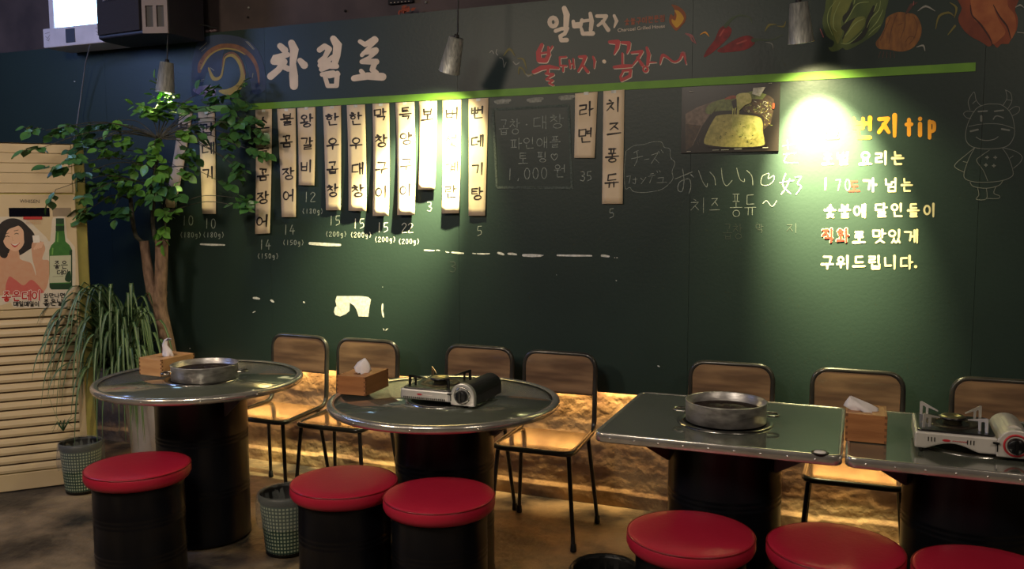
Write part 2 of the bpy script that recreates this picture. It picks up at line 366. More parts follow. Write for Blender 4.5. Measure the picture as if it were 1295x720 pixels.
# restaurant name
i = ink(); c3 = lambda X, Y: (610+X/4.796, Y/4.796)
def S3(pts, w, mi=0, d=(0, 0)): i.stroke([(c3(*p)[0]+d[0], c3(*p)[1]+d[1]) for p in pts], [x/4.796 for x in (w if isinstance(w, list) else [w]*len(pts))], mi)
S3([(430+22*math.cos(t), 134+26*math.sin(t)) for t in [2*PI*k/12 for k in range(13)]], 26)
S3([(497, 50), (512, 90), (508, 160)], [30, 38, 32]); S3([(445, 188), (480, 175), (515, 172), (500, 205), (472, 220), (480, 245), (512, 243)], [24, 22, 26, 24, 22, 26, 28])
i.cut(); S3([(552, 130), (556, 162), (596, 160), (604, 122)], 22); S3([(560, 145), (600, 142)], 18); S3([(610, 128), (655, 122)], 20); S3([(655, 82), (664, 130), (658, 182)], [22, 28, 24]); S3([(600, 170), (610, 205), (670, 203)], [18, 24, 30])
i.cut(); S3([(695, 98), (752, 98), (735, 130), (702, 155)], [22, 24, 20, 18]); S3([(728, 130), (764, 182)], [20, 26]); S3([(800, 95), (815, 128), (800, 166)], [18, 22, 10])
i.build_split('name_letter', m_cream, board)
i = ink(); i.text('숯불구이전문점', 790, 32, 6.2, 8, 1.3, adv=7.4, slope=-.1); i.build_split('small_letter', mat('dull_orange_paint', srgb(150, 78, 50), .6), board)
i = ink()
def latin(txt, u0, v0, u1, v1, h, mt, name):
    cu = bpy.data.curves.new(name, 'FONT'); cu.body = txt; cu.size = 1
    tmp = bpy.data.objects.new('tmp', cu); COL.objects.link(tmp)
    dg = bpy.context.evaluated_depsgraph_get(); me = bpy.data.meshes.new_from_object(tmp.evaluated_get(dg)); bpy.data.objects.remove(tmp)
    W_ = max(v.co.x for v in me.vertices)
    L = math.hypot(u1-u0, v1-v0); ex, ey = (u1-u0)/L, (v1-v0)/L
    return me, W_, L, ex, ey
def latin_on(place, txt, u0, v0, u1, v1, h, mt, name, parent):
    me, W_, L, ex, ey = latin(txt, u0, v0, u1, v1, h, mt, name)
    for v in me.vertices:
        x, y = v.co.x/W_*L, v.co.y*h; v.co = place(u0+ex*x+ey*y*0+0*y, v0+ey*x-y, .0014)
    me.materials.clear(); me.materials.append(mt); o = bpy.data.objects.new(name, me); COL.objects.link(o); o.parent = parent; return o
latin_on(bpl, 'Charcoal Grilled House', 781, 40.5, 841, 34.8, 6.2, m_cream, 'small_lettering', board)
i = ink(); m_flame = mat('flame_yellow', srgb(200, 150, 40), .6); m_flo = mat('flame_brown', srgb(140, 74, 34), .6)
i.poly([c3(*p) for p in catmull([(1148, 28), (1195, 42), (1232, 80), (1232, 125), (1205, 160), (1176, 187), (1150, 160), (1133, 130), (1142, 85), (1162, 100), (1165, 60)], 4, True)])
i.poly([c3(*p) for p in catmull([(1165, 62), (1195, 70), (1222, 110), (1205, 145), (1178, 168), (1152, 140), (1150, 115), (1170, 125), (1178, 90)], 4, True)], 1)
i.build('flame_painting', [m_flo, m_flame], board)['label'] = 'small painted flame emblem'
# red name
def redname():
    class RR(list): pass
    q = []
    def R(p, w): q.append((p, w))
    R([(362, 272), (340, 318), (345, 365), (385, 368), (405, 330), (400, 285)], [22, 28, 32, 28, 22, 14]); R([(352, 325), (395, 318)], 14); R([(425, 282), (405, 318)], [12, 8])
    R([(312, 436), (360, 412), (410, 405), (462, 414)], [24, 30, 24, 14]); R([(400, 415), (398, 440)], 16)
    R([(385, 447), (430, 452), (405, 468), (388, 482), (428, 488), (405, 505), (430, 516)], [14, 18, 14, 12, 14, 12, 14])
    q.append(None); R([(508, 345), (470, 348), (472, 398), (510, 400)], 12); R([(492, 402), (490, 432)], 12); R([(528, 365), (534, 412)], 12); R([(534, 388), (550, 388)], 9); R([(552, 358), (556, 412)], 12)
    q.append(None); R([(588, 345), (625, 345), (610, 385), (582, 432)], [16, 22, 18, 14]); R([(606, 392), (640, 436)], [14, 20]); R([(672, 345), (682, 370), (678, 412)], [12, 16, 8])
    q.append(None); R([(772, 255), (822, 255), (818, 290), (800, 328)], [20, 30, 24, 10]); R([(845, 258), (890, 262), (888, 295), (878, 322)], [16, 24, 20, 10]); R([(850, 325), (850, 392)], 14)
    R([(800, 408), (850, 402), (905, 400)], [18, 24, 18]); R([(852, 430), (900, 424), (895, 462), (845, 486), (838, 465), (856, 432)], [14, 18, 20, 20, 14, 12])
    q.append(None); R([(905, 320), (968, 312), (948, 350), (915, 392)], [14, 20, 16, 10]); R([(940, 348), (972, 396)], [14, 20]); R([(998, 290), (1010, 330), (1003, 392)], [16, 24, 18]); R([(1008, 378), (1055, 378)], [12, 6]); R([(990+14*math.cos(t), 420+16*math.sin(t)) for t in [2*PI*k/10 for k in range(11)]], 12)
    q.append(None); R(catmull([(1078, 388), (1092, 338), (1118, 345), (1160, 375), (1195, 362), (1216, 322), (1226, 345), (1236, 388)], 4), [8, 20, 16, 12, 14, 20, 12, 8])
    return q
i = ink(); grp = [[]]
for e in redname():
    if e is None: grp.append([])
    else: grp[-1].append(e)
for g_ in grp:
    i.cut()
    for p, w in g_: S3(p, w, 1, (.7, .9))
    for p, w in g_: S3(p, w, 0)
i.cut(); S3([(738, 372), (741, 375)], 22, 1)
i.build_split('red_letter', [m_red, m_cream], board)
i = ink(); m_olive = mat('olive_paint', srgb(120, 112, 52), .6); m_grey = mat('grey_paint', srgb(150, 150, 140), .6); m_pink = mat('pink_paint', srgb(160, 92, 92), .6)
for pts, w, mi in (([(45, 320), (58, 308), (70, 325)], 5, 1), ([(88, 300), (84, 322), (95, 335)], 5, 1), ([(105, 350), (125, 360), (132, 410)], 4, 1), ([(145, 378), (132, 410)], 4, 1), ([(130, 338), (165, 298), (198, 340)], [4, 14, 4], 0),
                   ([(188, 375), (205, 392), (225, 380)], 6, 1), ([(215, 355), (250, 362), (268, 420)], [5, 12, 3], 0), ([(220, 450), (225, 410), (250, 425), (265, 452), (300, 455)], [5, 10, 8, 8, 12], 0), ([(262, 445), (280, 462), (300, 450)], [3, 10, 4], 1),
                   ([(1232, 205), (1262, 222), (1272, 245), (1290, 262)], [4, 10, 8, 3], 2)):
    i.stroke([c3(*p) for p in catmull(pts, 4)], [x/4.796 for x in (w if isinstance(w, list) else [w, w])], mi)
c6 = lambda X, Y: (860+X/2.977, Y/2.977)
for pts, w, mi in (([(20, 125), (45, 135), (62, 168)], [1, 6, 1], 2), ([(75, 132), (95, 122), (110, 138)], [1, 7, 1], 3), ([(0, 200), (18, 200), (25, 240)], [1, 6, 1], 2), ([(320, 118), (335, 95), (362, 92)], [2, 9, 2], 0), ([(365, 98), (390, 100), (398, 82)], [2, 7, 2], 0),
                   ([(895, 42), (925, 24), (960, 42)], [2, 8, 2], 1), ([(962, 110), (975, 62), (1010, 48), (1030, 60)], [2, 8, 8, 2], 0), ([(1015, 10), (1040, 30), (1032, 68)], [2, 9, 2], 0), ([(1008, 132), (1035, 98)], [3, 8], 0), ([(890, 178), (915, 172), (922, 192)], [2, 7, 2], 1),
                   ([(320, 160), (345, 165), (352, 188)], [1, 4, 1], 1), ([(1262, 28), (1280, 20), (1295, 30)], [2, 7, 2], 1), ([(528, 110), (540, 140)], [3, 4], 2), ([(1270, 122), (1295, 125)], [3, 3], 1), ([(880, 5), (878, 20)], [2, 4], 2)):
    i.stroke([c6(*p) for p in catmull(pts, 4)], [x/2.977 for x in w], mi)
i.build('painted_flourishes', [m_olive, m_grey, m_pink, m_orange], board)['kind'] = 'stuff'
# chillies, cabbage, onion, meat
m_ch = mat('painted_chilli', srgb(138, 30, 32), .6, 0, srgb(100, 22, 26), 30); m_chl = mat('painted_chilli_light', srgb(168, 70, 62), .6); m_stem = mat('painted_stem', srgb(66, 82, 58), .6)
for body, hi_, stem in (([(90, 216), (100, 190), (130, 150), (150, 108), (172, 96), (193, 108), (188, 135), (160, 165), (120, 200)], [(150, 135), (165, 112)], [(172, 98), (195, 72), (225, 58), (262, 66), (270, 86)]),
                        ([(140, 190), (170, 172), (215, 145), (255, 134), (280, 145), (278, 168), (245, 188), (190, 196), (155, 198)], [(215, 165), (250, 152)], [(275, 152), (300, 150), (345, 150), (386, 132)])):
    i = ink(); i.poly([c6(*p) for p in catmull(body, 4, True)]); i.stroke([c6(*p) for p in hi_], 2.0, 1); i.stroke([c6(*p) for p in catmull(stem, 4)], [5, 2, 1.4], 2)
    i.build('chilli_painting', [m_ch, m_chl, m_stem], board)['label'] = 'painted red chilli'
m_cab = mat('painted_cabbage', srgb(84, 100, 46), .6, 0, srgb(64, 82, 38), 14, stretch=(1, 1, .4)); m_cabl = mat('painted_cabbage_light', srgb(122, 128, 58), .6, 0, srgb(100, 110, 50), 14); m_vein = mat('painted_vein', srgb(150, 166, 100), .6); m_gap = mat('painted_gap', srgb(30, 36, 26), .6)
c5 = lambda X, Y: (1020+X/4.709, Y/4.709)
i = ink()
i.poly([c5(*p) for p in catmull([(150, -20), (110, 60), (95, 140), (120, 215), (165, 250), (150, 280), (130, 282), (150, 308), (190, 300), (215, 285), (240, 298), (300, 272), (360, 235), (420, 190), (455, 130), (472, 60), (462, -20)], 3, True)])
i.poly([c5(*p) for p in catmull([(175, -20), (150, 60), (140, 140), (165, 215), (185, 262), (200, 230), (215, 190), (205, 130), (235, 80), (262, 20), (270, -20)], 3, True)], 1)
i.poly([c5(*p) for p in catmull([(275, 5), (250, 60), (215, 100), (222, 140), (245, 130), (262, 90), (300, 60), (330, 20), (320, -20)], 3, True)], 3)
i.poly([c5(*p) for p in catmull([(205, 165), (225, 190), (212, 235), (250, 200), (290, 150), (330, 110), (300, 100), (250, 125)], 3, True)], 3)
i.poly([c5(*p) for p in catmull([(280, -20), (275, 60), (240, 110), (225, 138), (280, 110), (340, 92), (385, 60), (392, 20), (370, -20)], 3, True)], 0)
i.poly([c5(*p) for p in catmull([(355, 120), (345, 170), (300, 215), (260, 262), (330, 235), (365, 180), (385, 110), (410, 60), (400, 30), (375, 75)], 3, True)], 3)
i.poly([c5(*p) for p in catmull([(250, 175), (290, 110), (345, 100), (345, 150), (300, 205), (240, 255), (215, 262), (225, 215)], 3, True)], 1)
for pts in ([(175, 5), (135, 60), (125, 130), (155, 210)], [(200, 10), (165, 90), (160, 160), (180, 190)], [(370, 12), (300, 25), (255, 95), (228, 140)], [(340, 112), (290, 140), (230, 215)], [(330, 190), (280, 240), (240, 262), (205, 258)], [(440, 5), (430, 60), (385, 110), (360, 165)], [(455, 60), (420, 130), (370, 185)], [(440, 150), (400, 180), (370, 210)], [(420, 20), (400, 70)], [(290, -10), (282, 25)]):
    i.stroke([c5(*p) for p in catmull(pts, 4)], [.6, 1.2, .6], 2)
i.build('cabbage_painting', [m_cab, m_cabl, m_vein, m_gap], board)['label'] = 'painted green cabbage'
m_on = mat('painted_onion', srgb(140, 92, 42), .6, 0, srgb(112, 70, 34), 20, stretch=(3, 1, 1)); m_onl = mat('painted_onion_line', srgb(96, 54, 28), .6); m_root = mat('painted_root', srgb(84, 52, 44), .6)
i = ink()
i.poly([c5(*p) for p in catmull([(490, 95), (545, 72), (600, 78), (650, 90), (682, 150), (680, 215), (640, 280), (570, 308), (490, 296), (430, 290), (412, 255), (440, 215), (465, 165), (472, 120)], 3, True)])
for pts in ([(585, 80), (585, 150), (560, 230)], [(500, 100), (470, 170), (440, 240)], [(540, 80), (510, 160), (490, 260)], [(640, 100), (660, 160), (640, 230)], [(590, 250), (610, 220), (640, 225), (610, 265)], [(545, 150), (570, 140)]): i.stroke([c5(*p) for p in catmull(pts, 4)], .8, 1)
i.stroke([c5(*p) for p in ((592, 82), (610, 55), (625, 30), (660, 15))], [2, 4, 4, 1], 2)
for k in range(5): i.stroke([c5(*p) for p in ((440+20*k, 308), (428+24*k, 345))], .8, 2)
i.build('onion_painting', [m_on, m_onl, m_root], board)['label'] = 'painted brown onion'
m_me = mat('painted_meat', srgb(142, 68, 38), .6, 0, srgb(104, 44, 28), 9, stretch=(1, 1, .5)); m_mel = mat('painted_meat_light', srgb(176, 104, 58), .6, 0, srgb(150, 78, 44), 14)
i = ink()
i.poly([c5(*p) for p in catmull([(920, -20), (925, 50), (903, 110), (925, 165), (975, 215), (1040, 250), (1085, 278), (1110, 262), (1135, 285), (1160, 262), (1200, 262), (1215, 240), (1250, 180), (1258, 110), (1240, 60), (1240, -20)], 3, True)])
i.poly([c5(*p) for p in catmull([(985, -20), (985, 60), (1000, 120), (1040, 150), (1090, 210), (1110, 262), (1150, 235), (1185, 190), (1150, 130), (1120, 60), (1100, -20)], 3, True)], 1)
i.poly([c5(*p) for p in catmull([(1110, -20), (1115, 40), (1160, 110), (1200, 165), (1215, 235), (1245, 180), (1240, 90), (1200, 40), (1190, -20)], 3, True)], 1)
i.stroke([c5(*p) for p in catmull([(975, 30), (985, 90), (1040, 150), (1095, 235), (1105, 275)], 4)], [1, 2.5, 1], 2); i.stroke([c5(*p) for p in catmull([(1112, 30), (1150, 100), (1195, 160), (1215, 230)], 4)], [1, 2.5, 1], 2)
i.build('meat_painting', [m_me, m_mel, mat('painted_meat_dark', srgb(62, 26, 20), .6)], board)['label'] = 'painted red-brown meat cut'
# eel
m_eel = mat('painted_eel', srgb(132, 92, 62), .6, 0, srgb(104, 72, 58), 25); m_eely = mat('painted_eel_belly', srgb(158, 140, 72), .6); m_blue = mat('painted_water', srgb(58, 74, 104), .7, 0, srgb(48, 60, 84), 6); m_lil = mat('painted_lilac', srgb(140, 128, 160), .7, 0, srgb(110, 100, 140), 20)
i = ink()
i.poly([c4(*p) for p in catmull([(20, 220), (60, 110), (160, 70), (300, 80), (400, 130), (460, 230), (480, 380), (460, 430), (400, 440), (375, 330), (330, 200), (220, 160), (200, 330), (150, 360), (110, 300), (60, 440), (10, 440)], 4, True)], 2)
i.stroke([c4(*p) for p in catmull([(62, 300), (70, 255), (120, 185), (200, 145), (300, 150), (380, 200), (425, 280), (437, 380)], 5)], [4.5, 6.5, 6.5, 7, 6.5, 5, 4, 1.2], 0)
i.stroke([c4(*p) for p in catmull([(72, 285), (120, 205), (200, 160), (290, 165), (350, 195)], 5)], [2, 2.4, 1.6, 2, 1], 1)
i.stroke([c4(*p) for p in catmull([(120, 280), (150, 345), (195, 335), (212, 270), (225, 215), (270, 200), (315, 245), (335, 320), (315, 390), (250, 430), (190, 425)], 5)], [2, 5, 3, 1.6, 2, 4, 5, 6, 8, 9, 3], 1)
i.stroke([c4(*p) for p in catmull([(205, 270), (220, 200), (275, 185), (325, 235), (350, 320)], 5)], [1, 1.5, 2.5, 2, 1.5], 0)
i.poly([c4(*p) for p in catmull([(20, 420), (60, 395), (130, 390), (165, 420), (150, 455), (80, 455)], 4, True)], 3)
for a, b in (((62, 162), (108, 120)), ((75, 175), (102, 152)), ((355, 112), (402, 162)), ((365, 112), (408, 160)), ((58, 360), (92, 350)), ((60, 367), (88, 362)), ((132, 278), (155, 295)), ((400, 312), (396, 340))): i.stroke([c4(*a), c4(*b)], .7, 4)
i.stroke([c4(70, 248), c4(73, 250)], 1.2, 5)
i.build('eel_painting', [m_eel, m_eely, m_blue, m_lil, m_grey, m_gap], board)['label'] = 'painted brown eel leaping from blue water'

# menu strips --------------------------------------------------------------
m_paper = mat('cream_paper', srgb(226, 206, 178), .8, 0, srgb(212, 190, 158), 7); m_ink = mat('brown_black_ink', srgb(34, 26, 22), .6)
strips = [((228, 143), (244, 143), (226, 263), (213, 262), [('불', .17)], .03, 'leftmost cream menu strip, slanting behind the tree leaves'),
 ((251, 142), (272, 141), (275, 270.6), (258, 270.6), [('껍', .17), ('데', .36), ('기', .6)], .012, 'second menu strip from the left, reading 껍데기, partly behind leaves'),
 ((323.6, 139), (344.4, 138), (344, 295), (326, 296), [('소', .11), ('금', .31), ('꼼', .52), ('장', .71), ('어', .9)], .02, 'longest cream menu strip, reading 소금꼼장어, curling at its foot'),
 ((351, 138), (374.3, 137), (376, 274.6), (358.4, 274.6), [('불', .1), ('꼼', .3), ('장', .6), ('어', .8)], .012, 'fourth menu strip from the left, reading 불꼼장어'),
 ((376.5, 137), (399.4, 135.4), (399.4, 234.8), (380, 234.2), [('왕', .17), ('갈', .46), ('비', .76)], .012, 'short menu strip reading 왕갈비, fifth from the left'),
 ((409, 135), (431.7, 133.6), (432.4, 266), (414, 266), [('한', .13), ('우', .36), ('곱', .59), ('창', .81)], .01, 'sixth menu strip from the left, reading 한우곱창'),
 ((439, 133.2), (462, 132.2), (466, 267), (444, 266.6), [('한', .13), ('우', .36), ('대', .6), ('창', .81)], .022, 'seventh menu strip from the left, reading 한우대창, lifting at its foot'),
 ((471.5, 131.4), (492.6, 130.7), (495, 273), (475.3, 273), [('막', .1), ('창', .33), ('구', .57), ('이', .79)], .03, 'eighth menu strip from the left, reading 막창구이, in the lamp glow'),
 ((500.6, 130), (524.5, 129), (527.7, 272), (506.3, 272), [('특', .1), ('양', .32), ('구', .55), ('이', .78)], .03, 'overexposed long menu strip, ninth from the left, reading 특양구이'),
 ((530.3, 128.5), (553.3, 127.6), (552.6, 240), (532, 240), [('보', .15)], .025, 'overexposed short cream menu strip starting with 보'),
 ((560, 127), (583.6, 126), (583, 269.7), (561.6, 270), [('버', .12), ('섯', .36), ('계', .6), ('란', .81)], .025, 'brightly lit menu strip below the middle lamp, reading 버섯계란'),
 ((593, 125.4), (618, 124), (614.6, 273), (594, 273), [('뻔', .12), ('데', .36), ('기', .6), ('탕', .81)], .01, 'menu strip left of the framed chalk offer, reading 뻔데기탕'),
 ((727.6, 118.5), (756, 116), (752.6, 200), (727, 200), [('라', .26), ('면', .66)], .006, 'shortest cream menu strip, reading 라면'),
 ((763.4, 115.4), (790, 113.5), (788, 258), (762, 258), [('치', .13), ('즈', .34), ('퐁', .57), ('듀', .79)], .006, 'rightmost cream menu strip, reading 치즈퐁듀')]
for k, (tl, tr, br, bl, chars, curl, lab) in enumerate(strips):
    P = [at_y(u, v, BY) for u, v in (tl, tr, br, bl)]
    org = Vector(((P[0].x+P[1].x)/2, BY, P[2].z))
    t = thing('menu_strip', lab, 'menu strip', org, 0, 'cream menu strips hanging on the chalkboard')
    def sp(s_, tt, off, P=P, curl=curl, org=org):
        a = P[0].lerp(P[1], s_); b = P[3].lerp(P[2], s_); q = a.lerp(b, tt)
        return Vector((q.x, BY-.0045-curl*tt**2.2*(1+.15*math.sin(s_*5))-off, q.z))-org
    mb = MB(); nx, ny = 4, 16; th = .0008
    vs = [sp(i_/nx, j/ny, o_) for o_ in (0, -th) for j in range(ny+1) for i_ in range(nx+1)]; n1 = (nx+1)*(ny+1); fs = []
    for j in range(ny):
        for i_ in range(nx):
            a = j*(nx+1)+i_; fs += [(a, a+nx+1, a+nx+2, a+1), (n1+a, n1+a+1, n1+a+nx+2, n1+a+nx+1)]
    for j in range(ny):
        a = j*(nx+1); b = a+nx; fs += [(a, n1+a, n1+a+nx+1, a+nx+1), (b, b+nx+1, n1+b+nx+1, n1+b)]
    for i_ in range(nx):
        a = ny*(nx+1)+i_; fs += [(i_, i_+1, n1+i_+1, n1+i_), (a, n1+a, n1+a+1, a+1)]
    mb.add(vs, fs, 0, True); mb.build('paper', m_paper, t)
    for s_ in (.5,):
        p = sp(.5, .012, .001); MB().box(p, (.024, .0008, .014)).build('tape', m_white, t)
    wpx = ((tr[0]-tl[0])+(br[0]-bl[0]))/2; hpx = bl[1]-tl[1]
    ik = Ink(lambda s_, tt, off, sp=sp: sp(s_, tt, off), base=.0006, step=.00008); cs = 14.5 if wpx < 24 else 17
    for ch, tc_ in chars:
        ik.cut()
        jx = random.uniform(-.04, .04)
        for st in glyph(ch):
            # strip units: convert px widths into local (s,t) through an isotropic px frame
            dj = random.uniform(-.4, .4); pts = [((.5+jx)*wpx+(gx-.5)*cs+random.uniform(-.25, .25)*(len(st) < 6), tc_*hpx-(gy-.5)*cs+dj+random.uniform(-.3, .3)*(len(st) < 6)-.06*cs*(gx-.5)) for gx, gy in st]
            base_place = ik.place
            ik.place = lambda a, b, off, sp=sp, w=wpx, h=hpx: sp(a/w, b/h, off)
            ik.stroke(pts, [2.3, 1.7, 1.4] if len(pts) > 2 else [2.6, 1.5]); ik.place = base_place
    ik.build_split('letter', m_ink, t)
# the lower edge of the board: white dashes of old tape
i = ink()
for (u0, v0, u1, v1, w) in ((254, 309, 284, 310, 2.6), (392, 308, 430, 310, 4.2), (537, 316.5, 549, 317, 2), (552, 316.6, 556, 317, 1.2), (564, 318.5, 568, 319.5, 1.4), (572, 319.3, 586, 320.5, 2.4), (598, 320.5, 602, 321, 1.4), (604, 321, 619, 321, 2), (630, 320, 637, 322, 3.2), (643, 321, 653, 322, 3), (662, 323, 684, 323.5, 4), (684, 323, 687, 323, 1.4),
                            (705, 323, 748, 323.6, 2.6), (761, 323.5, 770, 324.5, 3.2), (777, 326, 778, 326, .9), (780, 326, 781, 326, 1.3), (321, 377, 328, 378, 3), (343, 380, 346, 382, 3), (384, 382, 385, 383, 2.2), (484, 385, 483.5, 393, 2.6), (483.5, 393, 485, 401, 2.4), (320, 395.5, 323, 394, 1.3), (485, 416, 486, 418, 1.2), (488, 418, 490, 416, 1.2), (484, 363, 484, 363, 1),
                            (832, 463, 834, 464, 1.6), (779, 355, 780, 355, 1), (704, 348, 704, 348, .8), (240, 441, 241, 441, 1.2), (94, 103, 95, 103, 1.3)):
    i.cut(); i.stroke([(u0, v0), ((u0+u1)/2+.01, (v0+v1)/2+random.uniform(-.3, .3)), (u1+.02, v1)], [w*.8, w, w*.7])
i.cut(); i.poly([(290+X/5.143, 360+Y/5.143) for X, Y in ((700, 75), (860, 75), (905, 82), (922, 98), (912, 150), (905, 210), (842, 208), (828, 165), (812, 138), (785, 118), (782, 172), (760, 192), (722, 208), (690, 198), (680, 178), (688, 148), (698, 140), (690, 105))])
i.build_split('tape_scrap', m_white, board)
i = ink()
for (u, v) in ((627, 128), (668, 126), (708, 123)): i.cut(); i.stroke([(u, v+.8), (u+9, v), (u+18, v-1.2)], [4, 5.5, 3.5]); i.stroke([(u+2, v+3), (u+16, v+2)], 2)
i.build_split('tape_scrap', mat('worn_tape', srgb(158, 160, 150), .8, 0, srgb(110, 114, 106), 70), board)
# chalk prices
i = ink(); c7 = lambda X, Y: (210+X/3.274, 120+Y/3.274); c8 = lambda X, Y: (460+X/3.131, 110+Y/3.131)
def price(c, X, Y, tx, X2, Y2, t2, mi=0):
    u, v = c(X, Y); i.text(tx, u-len(tx)*4.6, v+5.5, 12, 12, .9, mi, adv=14)
    if t2: u, v = c(X2, Y2); i.text(t2, u-11.5, v+3, 6.2, 6, .75, mi, adv=8.2)
price(c7, 95, 522, '10', 95, 580, '(180g)'); price(c7, 188, 535, '10', 190, 580, '(180g)'); price(c7, 415, 622, '14', 415, 668, '(150g)'); price(c7, 515, 560, '14', 520, 612, '(150g)')
price(c7, 600, 425, '12', 600, 482, '(180g)'); price(c7, 703, 522, '15', 697, 577, '(200g)'); price(c7, 803, 535, '15', 800, 580, '(200g)', 1)
price(c8, 80, 558, '15', 78, 604, '(200g)', 1); price(c8, 178, 560, '22', 172, 612, '(200g)', 1); price(c8, 264, 475, '3', 0, 0, ''); price(c8, 462, 572, '5', 0, 0, '')
price(c8, 885, 355, '35', 0, 0, ''); price(c8, 985, 502, '5', 0, 0, '')
i.build_split('chalk_figure', [m_chalk, m_chalkw], board)
# framed offer
i = ink(); m_chd = mat('chalk_smudge', srgb(94, 104, 98), .95, 0, srgb(64, 74, 70), 120)
F = [c8(*p) for p in ((512, 90), (810, 72), (825, 400), (528, 398))]
for a, b in zip(F, F[1:]+F[:1]):
    for k in range(4):
        d = (k-1.5)*.8; i.stroke([(a[0]+d+random.uniform(-.4, .4), a[1]+d), ((a[0]+b[0])/2+d*.8, (a[1]+b[1])/2+d+random.uniform(-.4, .4)), (b[0]+d, b[1]+d*.9)], .9, 0)
i.build('chalk_frame', m_chd, board)
i = ink()
i.text('곱창', *c8(535, 190), 12.5, 19, .85, adv=14, slope=-.05); i.text('·', *c8(636, 165), 10, 10, 1.6); i.text('대창', *c8(672, 168), 17, 17, .85, adv=21, slope=-.05)
i.text('파인애플', *c8(582, 248), 14, 14, .85, adv=16.4, slope=-.05); i.text('토', *c8(612, 304), 12, 14, .85); i.text('핑', *c8(688, 298), 12, 13, .85); i.text('♡', *c8(742, 290), 14, 8, .85)
i.text('1,000', *c8(565, 368), 16, 14, .85, adv=18.5, slope=-.03); i.text('원', *c8(755, 358), 14, 16, .85)
i.build_split('chalk_letter', m_chalk, board)
# cloud, japanese and korean notes, right-hand red and white text
i = ink(); c9 = lambda X, Y: (780+X/5.142, 170+Y/5.142)
def C9(pts, w=.75, mi=0, sm=True):
    i.stroke([c9(*p) for p in (catmull(pts, 4) if sm and len(pts) > 2 else pts)], w, mi)
C9([(60, 110), (110, 75), (180, 65), (230, 50), (290, 50), (310, 85), (345, 95), (350, 150), (378, 185), (360, 240), (365, 290), (320, 340), (270, 365), (180, 378), (110, 372), (85, 345), (55, 350), (50, 230), (60, 110)], .6)
C9([(110, 120), (140, 105)]); C9([(95, 160), (170, 142)]); C9([(130, 112), (135, 160), (115, 205)]); C9([(180, 165), (210, 160)]); C9([(225, 135), (270, 120), (225, 190)], sm=False); C9([(248, 158), (275, 185)]); C9([(272, 110), (280, 122)]); C9([(290, 102), (302, 120)])
C9([(65, 275), (90, 270), (80, 320)], sm=False); C9([(105, 295), (135, 290)]); C9([(122, 280), (122, 320), (105, 315)]); C9([(155, 285), (168, 295)]); C9([(190, 280), (160, 322)]); C9([(205, 275), (250, 265)]); C9([(220, 258), (240, 255)]); C9([(232, 275), (215, 315)]); C9([(262, 240), (268, 250)]); C9([(278, 236), (284, 246)]); C9([(268, 285), (305, 280), (300, 310)], sm=False); C9([(262, 315), (325, 312)])
i.build('chalk_bubble', m_chalk, board)['label'] = 'chalk cloud around チーズ フォンデュ'
i = ink()
C9([(380, 290), (490, 245)], .9); C9([(428, 225), (438, 300), (425, 370), (398, 360), (410, 310), (470, 290), (482, 340), (470, 385)], .9); C9([(480, 260), (500, 278)], .9)
i.cut(); C9([(532, 235), (560, 310), (585, 342), (590, 320)], .9); C9([(605, 245), (635, 280), (642, 330)], .9); i.cut(); C9([(680, 220), (690, 300), (715, 335), (750, 300)], .9); i.cut(); C9([(780, 220), (800, 290), (828, 308), (830, 290)], .9); C9([(845, 235), (878, 270), (885, 330)], .9)
i.cut(); C9([(960, 262), (990, 255), (985, 290), (1020, 268), (1020, 300), (985, 330), (940, 325), (945, 275), (965, 262)], .9)
u, v = c9(480, 510); i.text('치', u, v, 20, 19, .8); i.text('즈', u+24, v, 13, 19, .8); u, v = c9(735, 535); i.text('퐁', u, v, 16, 29, .8); i.text('듀', u+18.5, v-2, 15, 27, .8); i.cut(); C9([(950, 450), (975, 432), (1010, 470), (1040, 432)], .9)
i.build_split('chalk_letter', m_chalk, board)
i = ink(); u, v = c9(690, 680); i.text('곱창', u, v, 12, 19, .6, adv=13); u, v = c9(905, 640); i.text('막', u, v, 9, 11, .6); u, v = c9(1105, 640); i.text('지', u, v, 14, 12, .6)
i.text('3', 568, 344, 16, 13, .6)
i.build_split('faint_chalk_letter', mat('faint_chalk', srgb(74, 82, 76), .95), board)
i = ink()
C9([(1080, 75), (1160, 62)], 1.1); C9([(1110, 40), (1115, 95)], 1.1); C9([(1085, 130), (1165, 120)], 1.1); C9([(1110, 130), (1090, 180), (1175, 185)], 1.1)
C9([(1098, 255), (1080, 330), (1130, 385)], 1.2); C9([(1125, 290), (1100, 350), (1068, 390)], 1.2); C9([(1062, 315), (1150, 300)], 1.2); C9([(1160, 280), (1200, 275), (1175, 320), (1200, 340), (1165, 390)], 1.1)
i.build('white_pen_note', m_chalkw, board)
i = ink()
i.text('일', 1040, 175, 22, 26, 4.2, brush=.25); i.text('번', 1079, 175, 24, 26, 4.6, brush=.25); i.text('지', 1111, 172, 25, 26, 5, brush=.25)
i.text('t', 1145, 170.5, 15, 19, 5); i.text('i', 1159, 171, 15, 22, 5.4); i.text('p', 1172, 170, 20, 22, 4.6)
i.build_split('orange_letter', m_orange, board)
i = ink(); B = dict(brush=.3)
i.text('초벌', 1040, 208, 14, 15, 2.4, adv=19, **B); i.text('요리는', 1087, 208, 15, 16, 2.7, adv=20.5, **B)
i.text('1', 1040, 240, 14, 14, 2, **B); i.text('가', 1092, 242, 16, 16, 2.8); i.text('넘는', 1120, 242, 14, 16, 2.4, adv=20, **B)
i.text('숯불에', 1043, 275, 14, 16, 2.5, adv=18.5, **B); i.text('달인들이', 1107, 274, 14.5, 16, 2.5, adv=20.5, **B)
